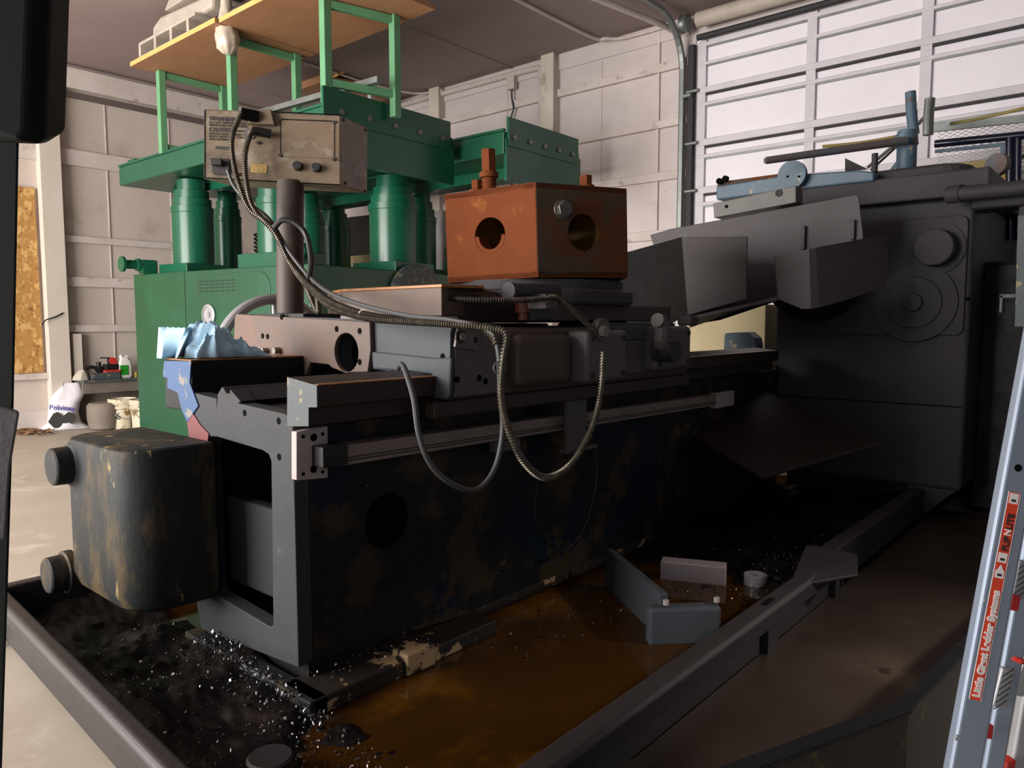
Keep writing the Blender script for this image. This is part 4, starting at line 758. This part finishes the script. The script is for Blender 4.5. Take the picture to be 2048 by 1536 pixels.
build('corner_gusset', MB().prism([at(1578, 1172, 'z', .235), at(1612, 1090, 'z', .27), at(1714, 1108, 'z', .27), at(1716, 1148, 'z', .255)], Z * -.012), m_pan, pan, .003); build('gusset_web', MB().prism([V((3.66, 1.075, .26)), V((3.66, 1.24, .26)), V((3.66, 1.24, .05)), V((3.66, 1.1, .05))], X * .02), m_pan, pan)
build('slot', MB().prism(rrect((2.83, 1.12, .2502), X, Y, .10, .025, .012), Z * .001), m_hole, pan)
for x in (1.2, 2.8, 3.6): build('pan_leg', MB().box(x, x + .10, 1.10, 1.16, 0, .18), m_pan, pan, .004)
# sludge banks and steel chips
mb = MB(); N = 90; g = []
for i in range(N):
    for j in range(N):
        y = 1.35 + 2.2 * j / (N - 1); x = rx(y) + (1.395 - rx(y)) * i / (N - 1); q = V((x * 3, y * 3, 0)); e = min(1, (y - 1.35) / .9)
        h = .075 + .075 * e * (1 - abs((x - 1.1) / .36) ** 2 * .4) * (.6 + .7 * noise.noise(q)) + .035 * noise.noise(q * 2.3) + .012 * noise.noise(q * 9) - .05 * (1 - e)
        g.append(V((x, y, max(.047, h))))
mb.add(g, [(i * N + j, (i + 1) * N + j, (i + 1) * N + j + 1, i * N + j + 1) for i in range(N - 1) for j in range(N - 1)], True)
o = build('chip_sludge', mb, m_sludge); tag(o, 'black oily sludge bank in the left end of the chip pan', 'sludge', kind='stuff')
mb2 = MB(); N2 = 50; g = []
for i in range(N2):
    for j in range(N2):
        x = 3.1 + 2.4 * i / (N2 - 1); y = 1.235 + .9 * j / (N2 - 1); q = V((x * 3, y * 3, 4)); e = min(1, max(0, (x - 3.3) / .9))
        g.append(V((x, y, max(.047, .05 + .16 * e * (.6 + .6 * noise.noise(q)) + .03 * noise.noise(q * 3)))))
mb2.add(g, [(i * N2 + j, (i + 1) * N2 + j, (i + 1) * N2 + j + 1, i * N2 + j + 1) for i in range(N2 - 1) for j in range(N2 - 1)], True)
o = build('swarf_bank', mb2, m_sludge); tag(o, 'dark swarf bank in the right end of the chip pan below the deflector', 'swarf', kind='stuff')
def hz(x, y):
    q = V((x * 3, y * 3, 0)); e = min(1, max(0, (y - 1.35) / .9))
    return max(WZ, .075 + .075 * e * (1 - abs((x - 1.1) / .36) ** 2 * .4) * (.6 + .7 * noise.noise(q)) + .035 * noise.noise(q * 2.3) + .012 * noise.noise(q * 9) - .05 * (1 - e))
mb = MB()
def chip(c, s):
    a = V((random.gauss(0, 1), random.gauss(0, 1), random.gauss(0, 1))).normalized(); b = a.orthogonal().normalized(); d_ = a.cross(b); s2 = s * random.uniform(.3, .8)
    mb.add([c - a * s - b * s2, c + a * s - b * s2 * .5, c + a * s * .8 + b * s2, c - a * s * .6 + b * s2, c + d_ * s * .5], [(0, 1, 2, 3), (0, 1, 4), (1, 2, 4), (2, 3, 4), (3, 0, 4)])
for i in range(1700):
    x, y = random.uniform(.88, 1.36), random.triangular(1.25, 3.3, 2.1)
    if x < rx(y) + .02: continue
    if random.random() > (.9 if x > 1.2 or y < 1.8 else .3): continue
    chip(V((x, y, hz(x, y) + .004)), random.uniform(.002, .0065))
for i in range(500): x = random.uniform(1.3, 1.36); y = random.uniform(1.9, 2.75); chip(V((x, y, hz(x, y) + random.uniform(.01, .04))), random.uniform(.003, .008))
o = build('steel_chip_scatter', mb, m_chip); tag(o, 'glittering steel chips strewn over the black sludge', 'chips', kind='stuff')
mb = MB()
for i in range(420): x = random.triangular(2.9, 4.6, 3.4); y = random.triangular(1.2, 2.1, 1.3); e = min(1, max(0, (x - 3.3) / .9)); q = V((x * 3, y * 3, 4)); chip(V((x, y, max(WZ, .05 + .16 * e * (.6 + .6 * noise.noise(q)) + .03 * noise.noise(q * 3)) + .006)), random.uniform(.003, .008))
for i in range(160): x = random.uniform(2.0, 3.0); y = random.uniform(1.7, 2.1); chip(V((x, y, WZ + .004)), random.uniform(.003, .007))
for i in range(120): x = random.uniform(1.4, 2.2); y = random.uniform(2.01, 2.13); chip(V((x, y, .168)), random.uniform(.002, .005))
o = build('steel_chip_drift', mb, m_chip); tag(o, 'steel chips drifting against the front rim and the bed foot', 'chips', kind='stuff')
# loose steel in the pan
def lump(pb, zt, zb0, ext, m, lab, name='steel_block', bev=.005):
    lo = [at(a, b, 'z', zb0) for a, b in pb]; o = build(name, MB().loft([lo + [], [p + Z * (zt - zb0) for p in lo]]), m, None, bev); return tag(o, lab, 'block')
a, b = V((2.535, 1.475, WZ - .01)), V((2.745, 1.27, WZ - .01)); n = V((.7, .7, 0))
t = thing('angle_bracket', (2.64, 1.37, WZ), 'grey fabricated bracket with a square face standing in the coolant', 'bracket')
build('face_block', MB().prism([a, b, b + n * .07, a + n * .07], Z * .155), m_saddle, t, .012)
build('back_bar', MB().obox(V((2.62, 1.46, .165)), V((2.98, 1.96, .165)), V((.8, -.6, 0)) * .035, Z * .19), m_saddle, t, .004)
for q in (V((2.60, 1.44, .225)), V((2.76, 1.30, .225))): build('corner_stub', MB().cyl(q, q + Z * .018, .012, n=10), m_plate, t)
a, b = V((3.24, 1.83, WZ - .01)), V((3.365, 1.54, WZ - .01)); n = V((.92, .39, 0))
o = build('pale_bar', MB().prism([a, b, b + n * .09, a + n * .09], Z * .10), m_plate, None, .006); tag(o, 'pale rectangular steel bar lying in the coolant behind the bracket', 'bar')
o = build('steel_ring', MB().lathe((3.48, 1.44, WZ - .01), Z, [(0, .035), (0, .055), (.06, .055), (.06, .035), (0, .035)], 28), m_alu); tag(o, 'small bright steel ring standing near the pan rim', 'ring')
o = build('round_cap', MB().lathe(at(541, 1535, 'z', .10), Z, [(-.05, .065), (.03, .065), (.036, .058), (.036, 0)], 32), m_pan); tag(o, 'round dark cap at the near edge of the pan', 'cap')
o = build('sludge_lump', MB().ball(at(1665, 985, 'z', .34), .09, 8, (1, 1, .6)), m_bed); bpy.data.objects.remove(o)

# ------------------------------------------------------------------ platform at lower right
pf = thing('operator_platform', (3.2, .8, 0), 'low brown tray platform in front of the lathe with a worn yellow kerb', 'platform')
PZ, KZ = .05, .33
ke = [V((1.50, .60, KZ)), at(1534, 1536, 'z', KZ), at(1815, 1429, 'z', KZ), at(1938, 1304, 'z', KZ), V((4.6, .18, KZ)), V((5.85, .14, KZ))]
ke[0] = ke[1] + (ke[1] - ke[2]) * .6
a_, b_ = at(1195, 1488, 'z', PZ), at(1376, 1536, 'z', PZ); b_ = b_ + (b_ - a_) * .4; a_ = a_ + (a_ - b_) * .0
top = [V((p.x, p.y, PZ)) for p in ([a_, ke[0] + V((-.1, .12, 0))] + ke)] + [V((5.85, 1.1, PZ)), V((5.5, 1.128, PZ)), V((a_.x, 1.128, PZ))]
build('board_top', MB().prism(top, Z * -.02), m_platform, pf, .003)
for a, b in zip(ke[:-1], ke[1:]):
    dn = (b - a).normalized(); nn = V((dn.y, -dn.x, 0)); build('side_board', MB().prism([a, b, b - nn * .03, a - nn * .03], Z * -(KZ - .001)), m_platside, pf, .004); build('edge_strip', MB().prism([a + nn * .008, b + nn * .008, b - nn * .04, a - nn * .04], Z * .014), m_black, pf, .004)
# ------------------------------------------------------------------ folding ladder at the right edge
ld = thing('step_ladder', (1.75, .1, 0), 'pale aluminium folding ladder with a red sticker leaning at the right edge', 'ladder')
LD = 1.50
def lp2(px, py, d): return dep(px, py, d)
def rail(pa, pb, da, db, w, th, nm, m):
    a, b = dep(*pa, da), dep(*pb, db); d_ = (b - a).normalized(); lo = a - d_ * (a.z / d_.z) + d_ * .0; hi = b + d_ * .55; wv = (RT - d_ * RT.dot(d_)).normalized(); nv = wv.cross(d_); return build(nm, MB().obox(lo, hi, wv * w, nv * th), m, ld, .006, 3), d_, wv, nv
f_, d_, wv, nv = rail((1924, 1536), (2018, 1020), LD, LD + .02, .062, .028, 'front_rail', m_ladder)
if nv.dot(FW) > 0: nv = -nv
rail((1981, 1536), (2073, 1020), LD + .10, LD + .12, .042, .026, 'inner_rail', m_ladder); rail((2033, 1536), (2115, 1060), LD + .16, LD + .2, .04, .026, 'rear_rail', m_alu)
def on(px, py): 
    o0 = dep(1924, 1536, LD) + nv * .0142; r = ray(px, py); t = (o0 - CAM).dot(nv) / r.dot(nv); return CAM + r * t
p0, p1 = on(1950, 1400), on(2030, 985)
dl = (p1 - p0); L_ = dl.length; du = dl.normalized(); wu = nv.cross(du)
st = build('sticker', MB().obox(p0, p1, wu * .0225, nv * .0006), m_sticker, ld)
side = -wu if wu.dot(RT) > 0 else wu                            # text up-vector points to the picture's left
def stext(s_, f, size, m, bold=0): return text('sticker_print', s_, size, p0 + du * (L_ * f) - side * size * .36 + nv * .0005, du, side, m, st, bold=bold)
stext('Little Giant Ladder Systems', .015, .0192, m_stkw, .0012)
for s_, f, m in (('FLIP', .715, m_ink), ('N', .79, m_stkw), ('LITE', .82, m_ink)): stext(s_, f, .0175, m, .0005)
for f, w in ((.585, .022), (.66, .028), (.945, .03)): build('sticker_box', MB().obox(p0 + du * L_ * f, p0 + du * (L_ * f + w * .7), wu * .0175, nv * .0016), m_stkw, st)
for f in (.585, .66, .945): build('box_print', MB().obox(p0 + du * (L_ * f + .004), p0 + du * (L_ * f + .009), wu * .009, nv * .002), m_ink, st)
q = p0 + du * L_ * .62; build('triangle_mark', MB().prism([q - wu * .007 + nv * .0005, q + wu * .007 + nv * .0005, q + du * .012 + nv * .0005], nv * .0008), m_stkw, st)
for s_, e_ in ((1, 0), (-1, 0)): a, b = p0 + wu * .0118 * s_, p1 + wu * .0118 * s_; build('sticker_border', MB().obox(a, b, wu * .0012, nv * .0009), m_stkw, st)
for q in ((2036, 936),): c = on(*q); build('rail_hole', MB().lathe(c, nv, [(0, .0065), (.0006, .0075), (.0008, .0045), (-.0005 + .0008, 0)], 20), m_hole, ld)
for a, b in (((1992, 1412), (2012, 1335)), ((2030, 1195), (2045, 1120))):
    o = build('grooved_rung', MB().obox(dep(*a, LD + .07), dep(*b, LD + .08), wv * .028, nv * .02), m_alu, ld, .003)
    for i in range(6): t = (i + .5) / 6; c = dep(*a, LD + .07).lerp(dep(*b, LD + .08), t) + nv * .0105; build('rung_groove', MB().obox(c - d_ * .012 - wv * .012, c + d_ * .012 + wv * .012, d_.cross(nv) * .002, nv * .0015), m_dk, o)
for a, b in (((1967, 1472), (1970, 1443)), ((2018, 1218), (2024, 1188)), ((2038, 1325), (2046, 1318))): build('red_cap', MB().obox(dep(*a, LD + .055), dep(*b, LD + .055), wv * .02, nv * .03), m_red, ld, .003)
build('red_foot', MB().obox(dep(2003, 1534, LD + .13), dep(2022, 1528, LD + .13), d_ * .03, nv * .03), m_red, ld, .003)
for q in ((1905, 1472), (1903, 1478), (1960, 1200), (1957, 1212)): c = dep(q[0] + 8, q[1], LD - .01); build('rivet', MB().ball(c, .003, 5), m_alu, ld)
build('side_strut', MB().obox(dep(2030, 1390, LD + .15), dep(2075, 1290, LD + .16), wv * .03, nv * .01), m_alu, ld, .002)

# ------------------------------------------------------------------ dark upright machine post at the left edge
pd = thing('machine_post', (.33, 1.13, 0), 'dark green grey machine post with a hanging box at the left edge', 'post')
def slab4(q, d, th): f = [dep(*p, d) for p in q]; return MB().loft([f, [p + (FW - RT * .75) * th for p in f]])
build('upright', slab4([(-60, -60), (52, -60), (38, 290), (28, 800), (4, 1545), (-60, 1545)], 1.12, .06), m_post_dark, pd, .004)
build('hanging_box', MB().loft([[dep(*p, 1.0) for p in q] for q in ([(62, -60), (50, 262), (36, 284), (-40, 260), (-60, -60)],)] + [[dep(*p, 1.02) for p in ((105, -60), (92, 270), (84, 288), (-30, 284), (-60, -60))]] + [[dep(*p, 1.12) for p in ((143, -60), (132, 262), (88, 288), (20, 284), (-60, -60))]]), m_post_dark, pd, .012, 3)
build('lower_plate', slab4([(-40, 800), (40, 822), (21, 935), (12, 1080), (-40, 1080)], 1.05, .02), m_guard, pd, .004)

# ------------------------------------------------------------------ behind the headstock
mg = thing('mesh_guard', (7.0, .6, 0), 'glossy navy tube frame with expanded wire mesh behind the headstock', 'guard')
GX = 6.75
def gx(px, py, dx=0): return at(px, py, 'x', GX + dx)
build('top_rail', MB().cyl(gx(1870, 288), gx(2090, 266), .03), m_navy, mg); build('upper_channel', MB().obox(gx(1860, 258), gx(2090, 232), Z * .055, X * .03), m_galv, mg)
build('panel_frame', MB().obox(gx(1870, 303, .02), gx(2015, 288, .02), Z * .025, X * .02).obox(gx(2005, 290, .02), gx(2005, 332, .02), Y * .025, X * .02), m_bluegrey, mg)
build('frame_upright', MB().cyl(gx(2020, 275), gx(2020, 480), .03).cyl(gx(2036, 275), gx(2034, 480), .024), m_navy, mg)
mb = MB(); za, zb_ = gx(1950, 345).z, gx(1950, 240).z; y0, y1 = gx(2080, 300).y, gx(1872, 300).y
L1 = zb_ - za; k_ = 1.9; st_ = .055; y = y0 - L1 * k_
while y < y1 + L1 * k_:
    for sgn in (1, -1):
        t0, t1 = sorted(((y0 - y) / (sgn * L1 * k_), (y1 - y) / (sgn * L1 * k_))); t0, t1 = max(0, t0), min(1, t1)
        if t1 - t0 > .03: mb.obox(V((GX + .05, y + sgn * L1 * k_ * t0, za + L1 * t0)), V((GX + .05, y + sgn * L1 * k_ * t1, za + L1 * t1)), Y * .006, X * .004)
    y += st_
build('wire_mesh', mb, m_galv, mg)
o = build('yellow_sheet', MB().box(GX + .12, GX + .15, gx(2010, 330).y, gx(1800, 330).y, 2.25, gx(1950, 316).z), m_yellow); tag(o, 'pale yellow panel standing behind the wire mesh', 'panel')
def rod(p0, p1, x0, x1, r, m, lab): o = build('loose_rod', MB().tube([at(*p0, 'x', x0), (at(*p0, 'x', x0) + at(*p1, 'x', x1)) / 2 - Z * .01, at(*p1, 'x', x1)], r, 8), m); tag(o, lab, 'rod', 'loose rods on the headstock')
rod((1645, 293), (1800, 272), 6.0, 6.2, .012, m_oldyel, 'thin yellowish rod above the blue swing arm'); rod((1735, 335), (1862, 222), 6.2, 6.4, .012, m_galv, 'bright slanting rod crossing the blue post'); rod((1742, 340), (1850, 235), 6.3, 6.5, .010, m_dk, 'dark slanting rod beside the bright one'); rod((1900, 248), (2090, 205), 6.5, 6.5, .012, m_oldyel, 'long yellow rod rising towards the right edge')
o = build('flat_strip', MB().obox(at(1784, 340, 'x', 6.1), at(1805, 312, 'x', 6.1), Y * .035, X * .006), m_bluegrey); tag(o, 'short pale blue strip leaning against the blue post', 'strip')
# cream and blue machine seen through the gap under the guard
o = build('cream_box', MB().box(6.4, 7.2, at(1530, 680, 'x', 6.4).y, at(1372, 680, 'x', 6.4).y, 0, 1.5), m_cream, bevel=.01); tag(o, 'cream cabinet seen through the gap under the splash guard', 'cabinet')
o = build('blue_motor', MB().prism(poly([(1447, 702), (1449, 670), (1452, 666), (1495, 664), (1509, 676), (1512, 690), (1512, 702), (1512, 760), (1447, 760)], 'x', 5.9), X * .15), m_bluegrey, bevel=.006); tag(o, 'small blue machine end in front of the cream cabinet', 'motor')
# grey cabinet door at the right edge
o = thing('grey_cabinet', (4.4, -.3, 0), 'grey cabinet edge with a bent bracket at the right edge behind the ladder', 'cabinet')
build('cabinet_door', MB().hexa([at(2029, 654, 'x', 4.3), at(2110, 654, 'x', 4.3), at(2110, 654, 'x', 4.3) + X * .3, at(2029, 654, 'x', 4.3) + X * .3], [at(2036, 430, 'x', 4.3), at(2110, 430, 'x', 4.3), at(2110, 430, 'x', 4.3) + X * .3, at(2036, 430, 'x', 4.3) + X * .3]), m_wayend, o, .004)
build('bent_bracket', MB().box(4.32, 4.4, at(2030, 590, 'x', 4.3).y, at(1998, 590, 'x', 4.3).y, at(2010, 596, 'x', 4.3).z, at(2010, 588, 'x', 4.3).z).box(4.32, 4.4, at(2004, 600, 'x', 4.3).y, at(1998, 600, 'x', 4.3).y, at(2000, 625, 'x', 4.3).z, at(2000, 590, 'x', 4.3).z), m_wayend, o, .002)
